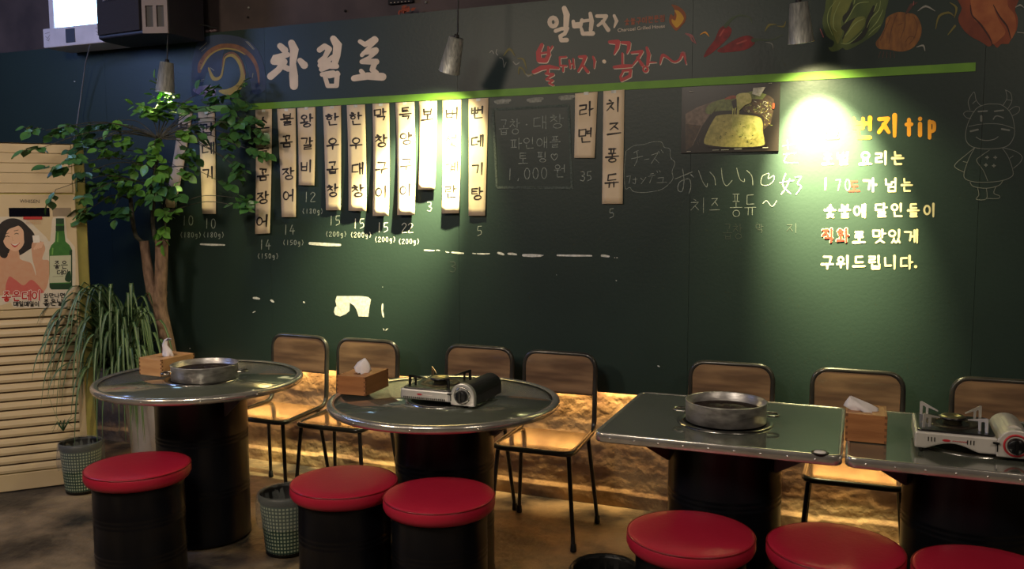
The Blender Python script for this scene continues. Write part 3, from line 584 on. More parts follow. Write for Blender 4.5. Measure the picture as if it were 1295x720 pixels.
i.text('로', 1079, 307, 15, 14, 2.8, **B); i.text('맛있게', 1104, 307, 16, 16, 2.4, adv=20, **B); i.text('구위드립니다', 1039, 340, 15, 16, 2.6, adv=20, **B); i.text('.', 1155, 338, 10, 10, 4)
i.text('70', 1056, 241, 14, 14, 1.2, 1, adv=20)
i.text('도', 1073, 242, 14, 13, 2.2, 2); i.text('직화', 1040, 306, 14, 16, 3.6, adv=19, **B); i.base += .0014; i.text('직화', 1040, 306, 14, 16, 2.5, 2, adv=19, **B)
i.build_split('painted_letter', [mat('pale_paint', srgb(226, 214, 170), .6), m_chalk, mat('bright_red_paint', srgb(200, 44, 34), .5)], board)
# cow outline
i = ink(); c10 = lambda X, Y: (1190+X/4.5, 100+Y/4.5)
def CW(pts, w=.75, closed=False): i.curve([c10(*p) for p in pts], w, 0, 4, closed)
CW([(295, 142), (350, 150), (400, 200), (418, 280), (410, 340), (370, 385), (280, 398), (190, 390), (148, 360), (140, 310), (158, 240), (200, 170), (250, 146)], .8, True)
CW([(158, 270), (220, 258), (290, 254), (350, 260), (412, 280)]); CW([(200, 330), (225, 345), (265, 350), (305, 342), (325, 328)], .9)
CW([(165, 175), (155, 130), (170, 95), (190, 75), (200, 120), (228, 155)]); CW([(365, 62), (395, 80), (403, 125), (380, 170)]); CW([(368, 65), (375, 110), (352, 150)]); CW([(180, 140), (200, 122)]); CW([(375, 118), (400, 122)])
CW([(190, 188), (150, 183), (128, 198), (145, 220), (170, 225)]); CW([(385, 180), (420, 158), (446, 162), (440, 190), (405, 210)])
i.stroke([c10(212, 186), c10(262, 182)], 1.8); i.stroke([c10(305, 184), c10(355, 178)], 1.8); i.stroke([c10(229, 212), c10(229, 238)], 3); CW([(297, 230), (310, 212), (330, 212), (355, 222)], 1.3)
i.stroke([c10(168, 298), c10(210, 288)], 2.2); i.stroke([c10(345, 285), c10(388, 292)], 2.2)
CW([(190, 392), (150, 425), (85, 480), (82, 505), (130, 530)]); CW([(190, 395), (160, 450), (132, 530), (140, 570), (210, 588), (330, 582), (395, 560), (410, 530), (385, 450), (350, 395)]); CW([(355, 392), (420, 410), (460, 440), (450, 475), (412, 508)])
CW([(275, 405), (225, 440), (202, 465), (240, 520), (265, 580)]); CW([(165, 588), (185, 612), (260, 622), (330, 605), (352, 575)]); CW([(208, 620), (215, 660), (200, 685), (258, 682), (258, 622)]); CW([(312, 612), (300, 650), (332, 665), (325, 680), (262, 680)]); CW([(125, 470), (148, 475)]); CW([(390, 452), (410, 438)])
for X, Y in ((262, 447), (308, 447), (255, 490), (300, 494)): i.stroke([c10(X-8, Y), c10(X+8, Y)], 1.6); i.stroke([c10(X, Y-8), c10(X, Y+8)], 1.3)
i.build('chalk_cow', mat('soft_chalk', srgb(128, 132, 126), .95), board)['label'] = 'chalk outline of a winking cow in a chef jacket'

# photo print --------------------------------------------------------------
P = [at_y(u, v, BY) for u, v in ((863, 111), (987, 105), (985, 191), (867, 196))]
x0, x1, z0, z1 = P[0].x, P[1].x, P[2].z, P[0].z
prt = thing('photo_print', 'dark glossy food photograph of a cheese fondue pan pinned on the board', 'picture', ((x0+x1)/2, BY-.006, z0))
MB().bbox((x0-(x0+x1)/2, -.003, 0), (x1-(x0+x1)/2, .005, z1-z0)).build('backing', mat('print_black', srgb(22, 16, 14), .35, coat=.3), prt)
def prp(X, Y, off): return (-(x1-x0)/2+(x1-x0)*(X-22)/805, -.003-off, (z1-z0)*(665-Y)/595)
i = Ink(prp, base=.0004, step=.00003)
pm = [mat('print_'+n, srgb(*c), .4, 0, srgb(*c2), 60, coat=.3) for n, c, c2 in (('plate', (116, 96, 82), (84, 68, 58)), ('brown', (70, 52, 38), (46, 34, 26)), ('rim', (28, 18, 14), (20, 14, 12)), ('cheese', (170, 158, 88), (130, 126, 66)), ('cheese_light', (186, 178, 108), (148, 148, 76)),
      ('herb', (84, 84, 34), (60, 64, 24)), ('green', (112, 120, 60), (80, 90, 46)), ('red', (150, 66, 34), (110, 46, 26)), ('white', (200, 196, 180), (150, 150, 130)))]
i.poly([(55, 310), (150, 255), (300, 205), (340, 210), (200, 420), (120, 600), (60, 560)], 0); i.poly([(60, 400), (190, 420), (110, 610), (60, 640)], 1)
i.poly(catmull([(230, 260), (300, 210), (450, 175), (500, 185), (460, 300), (250, 320)], 4, True), 6); i.poly(catmull([(380, 195), (430, 165), (490, 172), (480, 190)], 4, True), 7)
i.poly([(500, 150), (640, 140), (740, 180), (780, 215), (780, 300), (760, 420), (700, 480), (560, 330), (500, 240)], 1); i.poly([(540, 150), (620, 130), (720, 170), (690, 210), (560, 200)], 6)
for k in range(90):
    a, b = random.uniform(560, 760), random.uniform(230, 330 if random.random() < .6 else 470)
    if b > 330: a = random.uniform(690, 760)
    i.stroke([(a, b), (a+random.uniform(-16, 16), b+random.uniform(-14, 14))], 4, random.choice((6, 6, 8, 3)))
for k in range(12): i.stroke([(320-14*k+random.uniform(-4, 4), 260+28*k), (210-9*k+60, 330+24*k)], 2.5, 0)
i.poly(catmull([(320, 298), (470, 300), (640, 335), (705, 370), (700, 450), (720, 560), (705, 625), (440, 632), (230, 612), (180, 560), (215, 430), (270, 330)], 3, True), 2)
i.poly(catmull([(335, 335), (450, 330), (640, 355), (692, 400), (700, 500), (712, 570), (690, 618), (440, 622), (260, 598), (216, 568), (250, 460), (300, 360)], 3, True), 3)
i.poly(catmull([(460, 340), (640, 365), (685, 410), (680, 500), (600, 560), (500, 520), (450, 430)], 4, True), 4)
for k in range(60): a, b = random.uniform(300, 670), random.uniform(380, 600); i.stroke([(a, b), (a+random.uniform(-9, 9), b+random.uniform(-6, 6))], random.uniform(3, 8), random.choice((5, 5, 3, 4)))
for a in (452, 470, 490, 500): i.stroke(catmull([(a+20, 220), (a, 300), (a+2, 400), (a-5, 470)], 4), [16, 7, 12], 4)
i.poly(catmull([(480, 165), (530, 148), (590, 160), (600, 230), (550, 255), (500, 300), (480, 240)], 4, True), 4); i.poly([(440, 215), (480, 195), (485, 270), (455, 282)], 2)
i.poly([(615, 108), (712, 105), (670, 185), (605, 160)], 8); i.stroke([(780, 255), (778, 290)], 18, 7)
for a, b, c_ in ((88, 112, 130), (738, 75, 765), (75, 651, 115), (292, 645, 350), (365, 645, 430), (472, 640, 540), (702, 634, 750)):
    for q in range(int((c_-a)/9)): i.stroke([(a+q*9, b), (a+q*9+4, b)], 5, 8)
i.build('print', pm, prt)

# ------------------------------------------------------------------ things above the board
m_cord = mat('dark_cord', srgb(30, 28, 28), .6); m_galv = mat('galvanised_steel', srgb(190, 190, 182), .4, .45, srgb(140, 142, 138), 40, .15, 90, stretch=(3, 3, .5))
m_whitep = mat('white_plastic', srgb(206, 200, 210), .45); m_dk = mat('dark_plastic', srgb(34, 32, 40), .5)
def pendant(top, tail, label, rod, aim, power, hot):
    top, tail = Vector(top), Vector(tail); ax = (top-tail).normalized(); rot = Vector((0, 0, 1)).rotation_difference(ax).to_matrix(); L = (top-tail).length
    t = thing('pendant_lamp', label, 'lamp', tail, 0, 'metal pendant lamps over the chalkboard')
    b = MB(); b.lathe([(.052, 0), (.0535, .002), (.052, .004), (.036, L), (.0, L+.002)], n=36, rot=rot); b.lathe([(.034, L-.002), (.050, .003), (.052, 0)], n=36, rot=rot)
    b.tube([rot @ Vector((0, 0, 0))+Vector((rot @ Vector((.0525*math.cos(a), .0525*math.sin(a), .001)))) for a in [2*PI*k/30 for k in range(30)]], .0012, 5, True)
    b.build('lamp_shade', m_galv, t)
    MB().lathe([(.0, L+.018), (.011, L+.016), (.012, L+.001)], n=16, rot=rot).build('cord_cap', m_cord, t)
    MB().lathe([(0, L*.2), (.018, L*.24), (.028, L*.38), (.026, L*.5), (.014, L*.66), (.012, L*.95)], n=24, rot=rot).build('bulb', mat('bulb_glow', (1, .86, .5), .4, emit=30), t)
    e = ax*(L+.016)
    pts = [e]+[Vector(p)-tail for p in rod]
    MB().tube(pts, .0035, 7).build('cord', m_cord, t)
    for pw, ang, bl, nm in ((power, 96, 1, 'bulb_light'), (hot, 54, 1, 'bulb_beam')):
        l = bpy.data.lights.new(nm, 'SPOT'); l.energy = pw; l.color = (1, .90, .44); l.spot_size = math.radians(ang); l.spot_blend = bl; l.shadow_soft_size = .02
        o = bpy.data.objects.new(nm, l); COL.objects.link(o); o.parent = t; o.location = ax*(.012)
        d = Vector(aim)-tail; o.rotation_euler = d.to_track_quat('-Z', 'Y').to_euler()
A = at_y
l1t, l1b = A(211, 79, 3.86), A(208.5, 117, 3.86)
pendant(l1t, l1b, 'leftmost dented metal pendant lamp, hanging above the tree leaves', [A(212, 50, 3.87), A(214, 23, 3.88), A(220, 23, 3.93), A(245, 29, 4.05), A(276, 36, 4.15)], l1b+Vector((.05, .05, -.5)), 50, 420)
l2t, l2b = A(577, 48, 3.84), A(568, 91, 3.88)
pendant(l2t, l2b, 'middle metal pendant lamp, tilted left beside the red lettering', [A(579, 40, 3.83), A(579.5, 0, 3.83), A(580, -40, 3.83)], A(533, 228, 4.15), 95, 820)
l3t, l3b = A(1010, 3, 3.83), A(1013, 54, 3.87)
pendant(l3t, l3b, 'rightmost metal pendant lamp, hanging beside the painted cabbage', [A(1010, -10, 3.82), A(1011, -50, 3.82)], A(1040, 208, 4.16), 90, 1100)

# light trap
q0 = A(55, 61, 3.93); q1 = A(134, 52, 3.93)
lt = thing('light_trap', 'white wall light box with glowing blue-white panel at top left', 'light box', (-4.42, 3.93, q0.z))
wx0, wx1 = q0.x+4.42, q1.x+4.42
MB().bbox((wx0, 0, 0), (wx1, .2, .115)).build('tray', m_whitep, lt, .006)
MB().bbox((wx0+.19, -.002, .018), (wx0+.265, .002, .1)).build('window', m_dk, lt)
MB().bbox((wx0+.035, .02, .116), (wx0+.075, .2, .55)).bbox((wx1-.03, .02, .116), (wx1+.0, .2, .55)).bbox((wx0+.035, .15, .116), (wx1, .2, .55)).build('housing', m_whitep, lt, .004)
MB().bbox((wx0+.078, .045, .118), (wx1-.033, .06, .54)).build('glow_panel', mat('glow_panel', (.42, .72, 1), .4, col2=(.40, .70, 1), emit=9), lt)['label'] = 'glowing blue-white panel'
ik = Ink(lambda u, v, off: (u, -off, v), base=.001)
for cx in (wx0+.04, wx1-.055):
    ik.stroke([(cx-.018, .07), (cx, .055), (cx+.02, .075)], .002); ik.stroke([(cx-.02, .085), (cx+.02, .09)], .002); ik.stroke([(cx-.012, .05), (cx+.006, .04), (cx+.016, .055)], .002)
ik.build('emblem', m_dk, lt)
cp = [A(114, 57, 3.95), A(108, 80, 4.08), A(104, 110, 4.10), A(99, 145, 4.11), A(95, 172, 4.0), A(93, 178, 3.9)]
MB().tube([p-Vector((-4.42, 3.93, q0.z)) for p in cp], .0035, 7).build('power_cord', mat('grey_cord', srgb(120, 120, 128), .5), lt)
# speaker
sx0, sx1 = A(130, 40, 3.9).x, A(226, 40, 3.9).x; sz = A(195, 47, 3.9).z
sp_ = thing('speaker', 'dark wall speaker with grey vented end, right of the white light box', 'speaker', ((sx0+sx1)/2, 3.85, sz)); hw = (sx1-sx0)/2
T = Matrix()
MB().prism([(-hw+.04, -.02), (hw-.16, -.05), (hw-.02, .0), (hw, .26), (-hw, .26), (-hw, .05)], 0, .36).build('cabinet', m_dk, sp_, .008)
MB().prism([(-hw+.05, -.035), (hw-.17, -.066), (hw-.17, -.05), (-hw+.05, -.022)], .02, .34).build('grille', mat('speaker_cloth', srgb(40, 38, 46), .9, 0, None, 200, .3, 300), sp_, .003)
m_sg = mat('grey_plastic', srgb(126, 112, 106), .5)
def seg(a, b, z0_, z1_, nm, mt): # slab on the slanted end face
    d = Vector((b[0]-a[0], b[1]-a[1], 0)).normalized(); n = Vector((d.y, -d.x, 0))
    MB().prism([a, b, (b[0]+n.x*.012, b[1]+n.y*.012), (a[0]+n.x*.012, a[1]+n.y*.012)], z0_, z1_).build(nm, mt, sp_)
a_, b_ = Vector((hw-.158, -.049)), Vector((hw-.022, -.001))
for z0_, z1_ in ((.0, .035), (.15, .20), (.33, .36)): seg(a_, b_, z0_, z1_, 'end_frame', m_sg)
for f0, f1 in ((0, .14), (.43, .57), (.86, 1)):
    for z0_, z1_ in ((.035, .15), (.2, .33)): seg(a_.lerp(b_, f0), a_.lerp(b_, f1), z0_, z1_, 'end_frame', m_sg)
nm_ = Vector((-.03, -.998, 0))
latin_on(lambda u, v, off: (-hw+.13+u, -.062-(u*.11)-.003, .20+v*-1), 'JOWAVE', 0, 0, .07, 0, .016, m_whitep, 'badge', sp_)
# scraps on the top edge of the board
m_leafd = mat('dried_orange_leaf', srgb(150, 70, 46), .8)
dl = thing('dried_leaves', 'bunch of dried orange leaves lying on the board top edge', 'dried leaves', A(512, 18, 4.175))
for k in range(16):
    x = random.uniform(-.06, .06); a = random.uniform(0, PI); c_ = Vector((x, random.uniform(-.01, .03), .006+random.uniform(0, .035)*(1-abs(x)*9))); d = Vector((math.cos(a), .3, math.sin(a)*.6))*.018; n = d.cross(Vector((0, 1, .2))).normalized()*.007
    b = MB(); b.rc = False; b.add([c_-d, c_+n, c_+d, c_-n], [(0, 1, 2), (0, 2, 3)]); b.build('leaf', m_leafd, dl)
rg = thing('crumpled_tape', 'small crumpled whitish lump on the board edge above the eel', 'scrap', A(268, 41, 4.17))
b = MB()
for k in range(7): b.lathe([(0, -.008), (.012, -.004), (.014, .002), (.007, .009), (0, .011)], (random.uniform(-.04, .04), random.uniform(-.005, .01), .008), 9)
b.build('lump', mat('dusty_scrap', srgb(112, 92, 96), .9), rg)
fr = thing('wall_frame', 'dark framed strip mounted high on the brown wall', 'frame', A(506, 4, 4.24))
MB().bbox((-.075, 0, 0), (.075, .02, .3)).build('frame', m_black, fr); 
for k in range(6): MB().box((-.055+.022*k, -.002, .006), (.006, .003, .003)).build('bead', m_cream, fr)
for u, v, wh in ((315, 10, 'upper one above the eel'), (314, 22, 'lower one above the eel'), (437, 14, 'above the big title'), (539, 3, 'right of the dark frame')):
    nl = tag(MB().lathe([(0, 0), (.007, -.002), (.007, -.006), (0, -.01)], rot=Matrix.Rotation(-PI/2, 3, 'X'), n=10).build('nail', m_galv if v < 12 else m_black), 'small nail head in the brown wall, '+wh, 'nail', 'nail heads in the brown wall'); nl.location = A(u, v, 4.262)

# ------------------------------------------------------------------ air conditioner
m_ac = mat('beige_enamel', srgb(214, 194, 158), .45, 0, srgb(206, 184, 146), 3); m_acs = mat('yellowed_enamel', srgb(206, 196, 120), .45); m_acd = mat('dark_gap', srgb(88, 68, 48), .8)
acF = at_z(113, 609, 0); fd = Vector((.673, .74, 0)).normalized(); bd = Vector((-fd.y, fd.x, 0))   # front direction to the right end; bd goes into the corner
angz = math.atan2(fd.y, fd.x)
ac = thing('air_conditioner', 'tall beige floor-standing air conditioner with louvres and a soju poster', 'air conditioner', (acF.x, acF.y, 0), angz)
# local frame: +x along front towards the wall (front right end at x=0), +y backwards
def ap(u, v, off=0):
    p = at_plane(u, v, Vector((acF.x, acF.y, 0)), bd); d = p-Vector((acF.x, acF.y, 0)); return Vector((d.dot(fd), -off, d.z))
zv = lambda v: ap(0, v).z
HT = ap(103, 183).z; xR = 0.0; xL = -.62
MB().prism([(xL, .012), (xR, .012), (xR+.05, .06), (xR+.05, .40), (xL-.05, .40), (xL-.05, .06)], .012, HT-.002).build('cabinet', m_acs, ac, .004)
MB().prism([(xL, 0), (xR, 0), (xR+.05, .05), (xR+.05, .40), (xL-.05, .40), (xL-.05, .05)], zv(180), HT+.002).build('top_cap', m_ac, ac, .005)
pv = [181.2, 193, 206, 218.5, 232, 244.2]
for a, b in zip(pv, pv[1:]): MB().bbox((xL, 0, zv(b)+.0016), (xR-.012, .012, zv(a)-.0004)).build('panel', m_ac, ac, .0015, 1)
MB().bbox((xR-.009, .002, zv(245)), (xR, .012, zv(180.5))).build('edge_trim', m_ac, ac)
MB().bbox((xL, 0, zv(393)+.002), (xR-.002, .012, zv(246))).build('front_panel', m_ac, ac, .002, 1)
MB().bbox((xL, 0, zv(403)), (xR-.002, .012, zv(393.6))).build('panel', m_ac, ac, .002, 1)
nsl = 17; zt, zb_ = zv(404), zv(601); st = (zt-zb_)/nsl
sl0 = None
for k in range(nsl):
    if sl0 is None:
        b = MB(); b.prism([(-.004, .0), (.006, .0005), (.009, st*.30), (.004, st*.62), (-.002, st*.80), (-.006, st*.80), (-.008, st*.2)], xL, xR-.035, Matrix(((0, 0, 1, 0), (-1, 0, 0, 0), (0, 1, 0, 0), (0, 0, 0, 1))))
        sl0 = b.build('slat', m_ac, ac); s_ = sl0
    else: s_ = sl0.copy(); COL.objects.link(s_); s_.parent = ac
    s_.location = (0, .006, zb_+st*k+.003)
MB().bbox((xL, .010, zb_), (xR-.03, .013, zt)).build('louvre_back', m_acd, ac)
MB().bbox((xR-.035, -.002, zb_), (xR, .012, zt)).build('edge_trim', m_ac, ac)
MB().bbox((xL, 0, .0), (xR, .012, zb_-.004)).build('plinth', m_ac, ac, .003)
for z_ in (1.72, 1.70): pass
for u, v in ((104.5, 218), (114.5, 222)):
    pass
for dx, z_ in ((.012, HT-.16), (.042, HT-.18)):
    MB().lathe([(0, .002), (.004, .0015), (.004, 0)], (dx, .012+dx*.95, z_), 8, rot=Matrix.Rotation(PI/2, 3, 'X')).build('screw', m_black, ac)
d0, d1 = ap(11, 263), ap(63, 274)
MB().bbox((d0.x, -.002, d1.z), (d1.x, .004, d0.z)).build('display', mat('display_black', srgb(16, 16, 28), .15), ac)
MB().bbox((ap(66, 262).x, -.0015, d1.z), (ap(90, 262).x, .004, d0.z)).build('remote_window', mat('worn_grey_plastic', srgb(158, 140, 116), .5), ac, .004)
apl = lambda u, v, off: ap(u, v, off)
latin_on(apl, 'WHISEN', 25, 256.5, 50, 257, 6.2, mat('logo_grey', srgb(70, 60, 56), .5), 'logo', ac)
# poster
c11 = lambda X, Y: (X/4.5, 250+Y/4.5)
ps = [mat('poster_'+n, srgb(*[x*.94 for x in c]), .45, 0, srgb(*c2), 40) for n, c, c2 in (('white', (226, 216, 200), (220, 208, 190)), ('skin', (222, 174, 142), (208, 156, 126)), ('skin_light', (238, 196, 166), (230, 184, 154)), ('hair', (36, 24, 24), (24, 16, 18)), ('pink', (216, 112, 104), (204, 98, 92)),
     ('red', (196, 44, 40), (190, 40, 36)), ('teeth', (246, 240, 232), (240, 232, 224)), ('bottle', (62, 128, 48), (48, 110, 40)), ('bottle_dark', (24, 68, 34), (20, 56, 28)), ('label', (206, 208, 180), (196, 200, 170)), ('black', (30, 28, 26), (30, 28, 26)), ('bottle_light', (120, 178, 84), (110, 168, 76)))]
pst = Ink(lambda u, v, off: ap(*c11(u, v), off), base=.0008, step=.00004); pst.reset = False
cc = lambda P_, n=4: catmull(P_, n, True)
pst.poly(cc([(-120, 160), (-40, 118), (40, 108), (140, 118), (205, 172), (262, 225), (285, 250), (296, 130), (312, 112), (370, 110), (382, 230), (425, 280), (430, 420), (425, 522), (385, 545), (382, 618), (330, 628), (80, 626), (62, 596), (-120, 600)], 2), 0)
pst.poly(cc([(-10, 200), (0, 150), (50, 120), (110, 125), (160, 165), (198, 215), (190, 275), (160, 300), (110, 330), (40, 345), (0, 320)]), 3)
pst.poly(cc([(-120, 380), (-20, 330), (40, 320), (90, 300), (115, 350), (170, 370), (190, 400), (210, 470), (230, 540), (-120, 545)]), 1)
pst.poly(cc([(175, 520), (205, 440), (185, 350), (180, 270), (200, 245), (235, 250), (258, 290), (240, 350), (278, 360), (282, 430), (255, 530)]), 1)
pst.poly(cc([(55, 300), (100, 290), (112, 360), (90, 400), (50, 380)]), 1)
pst.poly(cc([(18, 235), (30, 180), (75, 155), (120, 170), (142, 220), (130, 275), (95, 305), (55, 295), (28, 270)]), 2)
pst.poly(cc([(10, 250), (8, 170), (60, 130), (120, 150), (90, 165), (45, 185), (25, 235)]), 3)
pst.poly(cc([(130, 150), (160, 180), (172, 250), (152, 300), (138, 250), (135, 200)]), 3)
pst.poly(cc([(-5, 260), (20, 280), (45, 320), (30, 345), (0, 330)]), 3)
pst.stroke(catmull([(62, 262), (85, 276), (112, 258)], 4), [3, 14, 3], 5); pst.stroke(catmull([(66, 263), (86, 270), (108, 259)], 4), [2, 8, 2], 6)
for a, b in ((42, 222), (94, 206)): pst.stroke([(a-11, b+2), (a, b-3), (a+11, b+1)], 4, 3)
for a, b in ((38, 205), (92, 188)): pst.stroke([(a-12, b+2), (a+12, b-3)], 3, 3)
pst.stroke([(70, 225), (72, 245), (80, 244)], 2, 1)
for k in range(4): pst.stroke([(196+12*k, 292-3*k), (214+10*k, 262-2*k)], 11, 2)
pst.poly([(184, 216), (222, 214), (228, 255), (190, 258)], 6)
pst.poly(cc([(50, 452), (90, 470), (135, 500), (180, 468), (235, 520), (235, 545), (45, 545)]), 4)
pst.poly([(318, 122), (364, 122), (366, 190), (373, 250), (395, 270), (411, 300), (411, 512), (400, 523), (292, 523), (282, 512), (280, 300), (292, 272), (313, 250), (318, 190)], 7)
pst.poly([(318, 118), (364, 118), (364, 150), (318, 150)], 8); pst.poly([(317, 160), (366, 160), (366, 190), (317, 190)], 8); pst.poly([(281, 490), (411, 490), (411, 512), (400, 523), (292, 523), (282, 512)], 8)
pst.poly([(395, 300), (411, 300), (411, 512), (397, 520)], 8); pst.stroke([(300, 290), (298, 322)], 8, 11); pst.stroke([(330, 200), (328, 250)], 7, 11)
pst.poly([(283, 332), (404, 328), (404, 482), (283, 486)], 9)
pst.text('좋은', 305, 405, 38, 44, 5, 10, adv=42); pst.text('데이', 325, 440, 32, 28, 4.5, 10, adv=34); pst.stroke([(300, 450), (360, 448)], 1.5, 10); pst.poly(cc([(370, 470), (380, 430), (400, 420), (402, 478)]), 8)
for w_, mi_ in ((14, 6), (8, 5)): pst.text('좋은데이', 12, 590, 50, 54, w_, mi_, adv=57, slope=-.03)
pst.text('와만나면', 250, 572, 26, 26, 3.5, 10, adv=31, slope=-.02); pst.text('매일매일이', 78, 618, 26, 28, 3.8, 10, adv=30); pst.text('좋은날', 245, 616, 36, 36, 4.6, 10, adv=40, slope=-.03); pst.text('!', 352, 614, 30, 32, 5, 10)
pst.poly([(132, 108), (240, 108), (240, 124), (132, 124)], 5)
for k in range(3):
    for q in range(8): pst.stroke([(150+q*11, 132+k*8), (156+q*11, 132+k*8)], 2.5, 1)
pm_ = pst.build('poster', ps, ac); pm_['label'] = 'die-cut poster of a smiling woman and a green soju bottle'

# ------------------------------------------------------------------ plants
m_bark = mat('bark', srgb(152, 124, 104), .9, 0, srgb(104, 82, 68), 30, .7, 60, stretch=(1, 1, .4)); m_bark2 = mat('young_bark', srgb(92, 88, 76), .9, 0, srgb(60, 60, 50), 40, .5, 80)
m_leaf = mat('leaf_green', srgb(112, 166, 70), .4, 0, srgb(84, 138, 58), 20, spec=.5); m_leaf2 = mat('leaf_dark', srgb(80, 128, 68), .36, 0, srgb(58, 102, 58), 20)
for mt_ in (m_leaf, m_leaf2):
    mt_.node_tree.nodes['Principled BSDF'].inputs['Transmission Weight'].default_value = .0
    mt_.node_tree.nodes['Principled BSDF'].inputs['Subsurface Weight'].default_value = .0
m_pot = mat('white_glazed_pot', srgb(206, 200, 200), .35, 0, srgb(186, 178, 178), 6); m_soil = mat('soil', srgb(50, 36, 28), .95, 0, None, 60, .6)
PX, PY = -3.83, 3.9
pot = thing('planter', 'tall tapered white glazed planter behind the left round table', 'planter', (PX, PY, 0))
MB().lathe([(0, .0), (.15, .0), (.157, .01), (.205, .585), (.21, .60), (.205, .612), (.192, .612), (.188, .58), (.186, .56), (0, .56)], n=56).build('pot', m_pot, pot)
MB().lathe([(0, .562), (.1, .572), (.186, .563)], n=40).build('soil', m_soil, pot)
tree = thing('potted_tree', 'leafy tree with forked brown trunk growing from the white planter', 'tree', (PX, PY, .575))
TO = Vector((PX, PY, .575)); TP = lambda u, v, y: A(u, v, y)-TO
b = MB()
b.tube(catmull([Vector((.03, .0, -.03)), TP(213, 448, 3.9), TP(206, 410, 3.9), TP(202, 385, 3.9), TP(203, 368, 3.9)], 5), [.046]*6+[.042]*6+[.04]*5+[.038]*4, 14)
b.tube(catmull([TP(202, 392, 3.9), TP(192, 368, 3.9), TP(187, 340, 3.895), TP(182, 305, 3.89)], 5), [.034]*6+[.030]*5+[.027]*5, 12)
b.tube(catmull([TP(202, 392, 3.9), TP(203, 365, 3.9), TP(204, 335, 3.9), TP(204.5, 303, 3.9)], 5), [.036]*6+[.036]*5+[.036]*5, 12)
b.build('trunk', m_bark, tree)
stems = [([(184, 308, 3.89), (176, 303, 3.88), (171, 296, 3.88), (168, 280, 3.87), (165, 250, 3.86)], .012), ([(199, 308, 3.9), (195, 298, 3.9), (193, 275, 3.9), (195, 235, 3.88), (198, 200, 3.86), (200, 170, 3.84)], .012), ([(208, 306, 3.9), (209, 290, 3.9), (210, 262, 3.89)], .004)]
for pts, r in stems: MB().tube(catmull([TP(*p) for p in pts], 4), r, 8).build('stem', m_bark2, tree)
# leaflet mesh (unit: about 4 cm), slightly folded
def leaf_mesh(name, mt, L=.046, Wd=.024):
    b = MB(); b.rc = False; n = 5; vs = []
    for k in range(n+1):
        t = k/n; w = Wd*math.sin(PI*min(1, t*.96+.03))**.75*(1-.35*t); z = -.006*t*t*1.6
        vs += [(t*L, -w, z+.004), (t*L, 0, z), (t*L, w, z+.004)]
    fs = []
    for k in range(n): a = k*3; fs += [(a, a+3, a+4, a+1), (a+1, a+4, a+5, a+2)]
    b.add(vs, fs, 0, True); o = b.build(name, mt, tree); return o
lf = [leaf_mesh('leaf', m_leaf), leaf_mesh('leaf', m_leaf2)]
clusters = [(206, 132, 20, 3.84, 30, 0), (190, 150, 16, 3.80, 16, 0), (228, 128, 12, 3.9, 8, 0), (215, 165, 14, 3.86, 12, 0), (120, 162, 14, 3.7, 12, 1), (85, 163, 12, 3.35, 10, 1), (58, 165, 8, 3.15, 5, 1), (45, 190, 8, 3.05, 5, 1), (92, 192, 10, 3.32, 9, 1), (84, 212, 8, 3.28, 6, 1), (112, 180, 10, 3.42, 8, 1), (150, 152, 10, 3.75, 6, 0), (140, 175, 14, 3.72, 12, 1), (158, 190, 12, 3.75, 10, 0),
            (178, 200, 12, 3.8, 9, 0), (195, 185, 12, 3.8, 9, 0), (150, 225, 16, 3.76, 18, 0), (130, 240, 14, 3.72, 14, 1), (118, 262, 12, 3.6, 12, 1), (145, 262, 12, 3.72, 12, 1), (165, 235, 14, 3.78, 14, 0), (185, 240, 14, 3.82, 14, 0), (205, 230, 14, 3.85, 14, 1), (222, 210, 12, 3.86, 10, 0), (200, 215, 10, 3.8, 8, 0), (232, 185, 12, 3.9, 10, 1), (245, 160, 12, 3.92, 10, 1), (262, 140, 14, 3.95, 12, 1), (290, 130, 14, 3.98, 14, 1), (308, 150, 13, 4.0, 14, 1), (292, 170, 14, 4.02, 14, 1), (312, 188, 12, 4.02, 10, 1), (285, 200, 12, 4.02, 8, 1),
            (305, 215, 10, 4.02, 8, 1), (322, 160, 8, 4.0, 6, 1), (275, 150, 10, 3.97, 8, 1), (275, 228, 6, 3.98, 3, 1), (297, 250, 5, 3.98, 4, 1), (316, 265, 7, 4.0, 7, 1), (270, 185, 8, 3.98, 5, 1), (210, 262, 8, 3.89, 9, 0), (208, 285, 8, 3.89, 8, 0), (110, 245, 6, 3.42, 4, 1), (70, 240, 4, 3.2, 3, 1), (102, 222, 8, 3.36, 5, 1), (160, 170, 8, 3.78, 5, 0), (248, 100+20, 8, 3.93, 4, 1), (220, 240, 8, 3.87, 6, 1)]
hubs = [TP(200, 175, 3.84), TP(197, 215, 3.87), TP(165, 252, 3.86), TP(195, 235, 3.88), TP(209, 270, 3.89)]
nleaf = 0; twigs = MB(); extra = MB(); extra.rc = False; first = [True, True]
cand = []
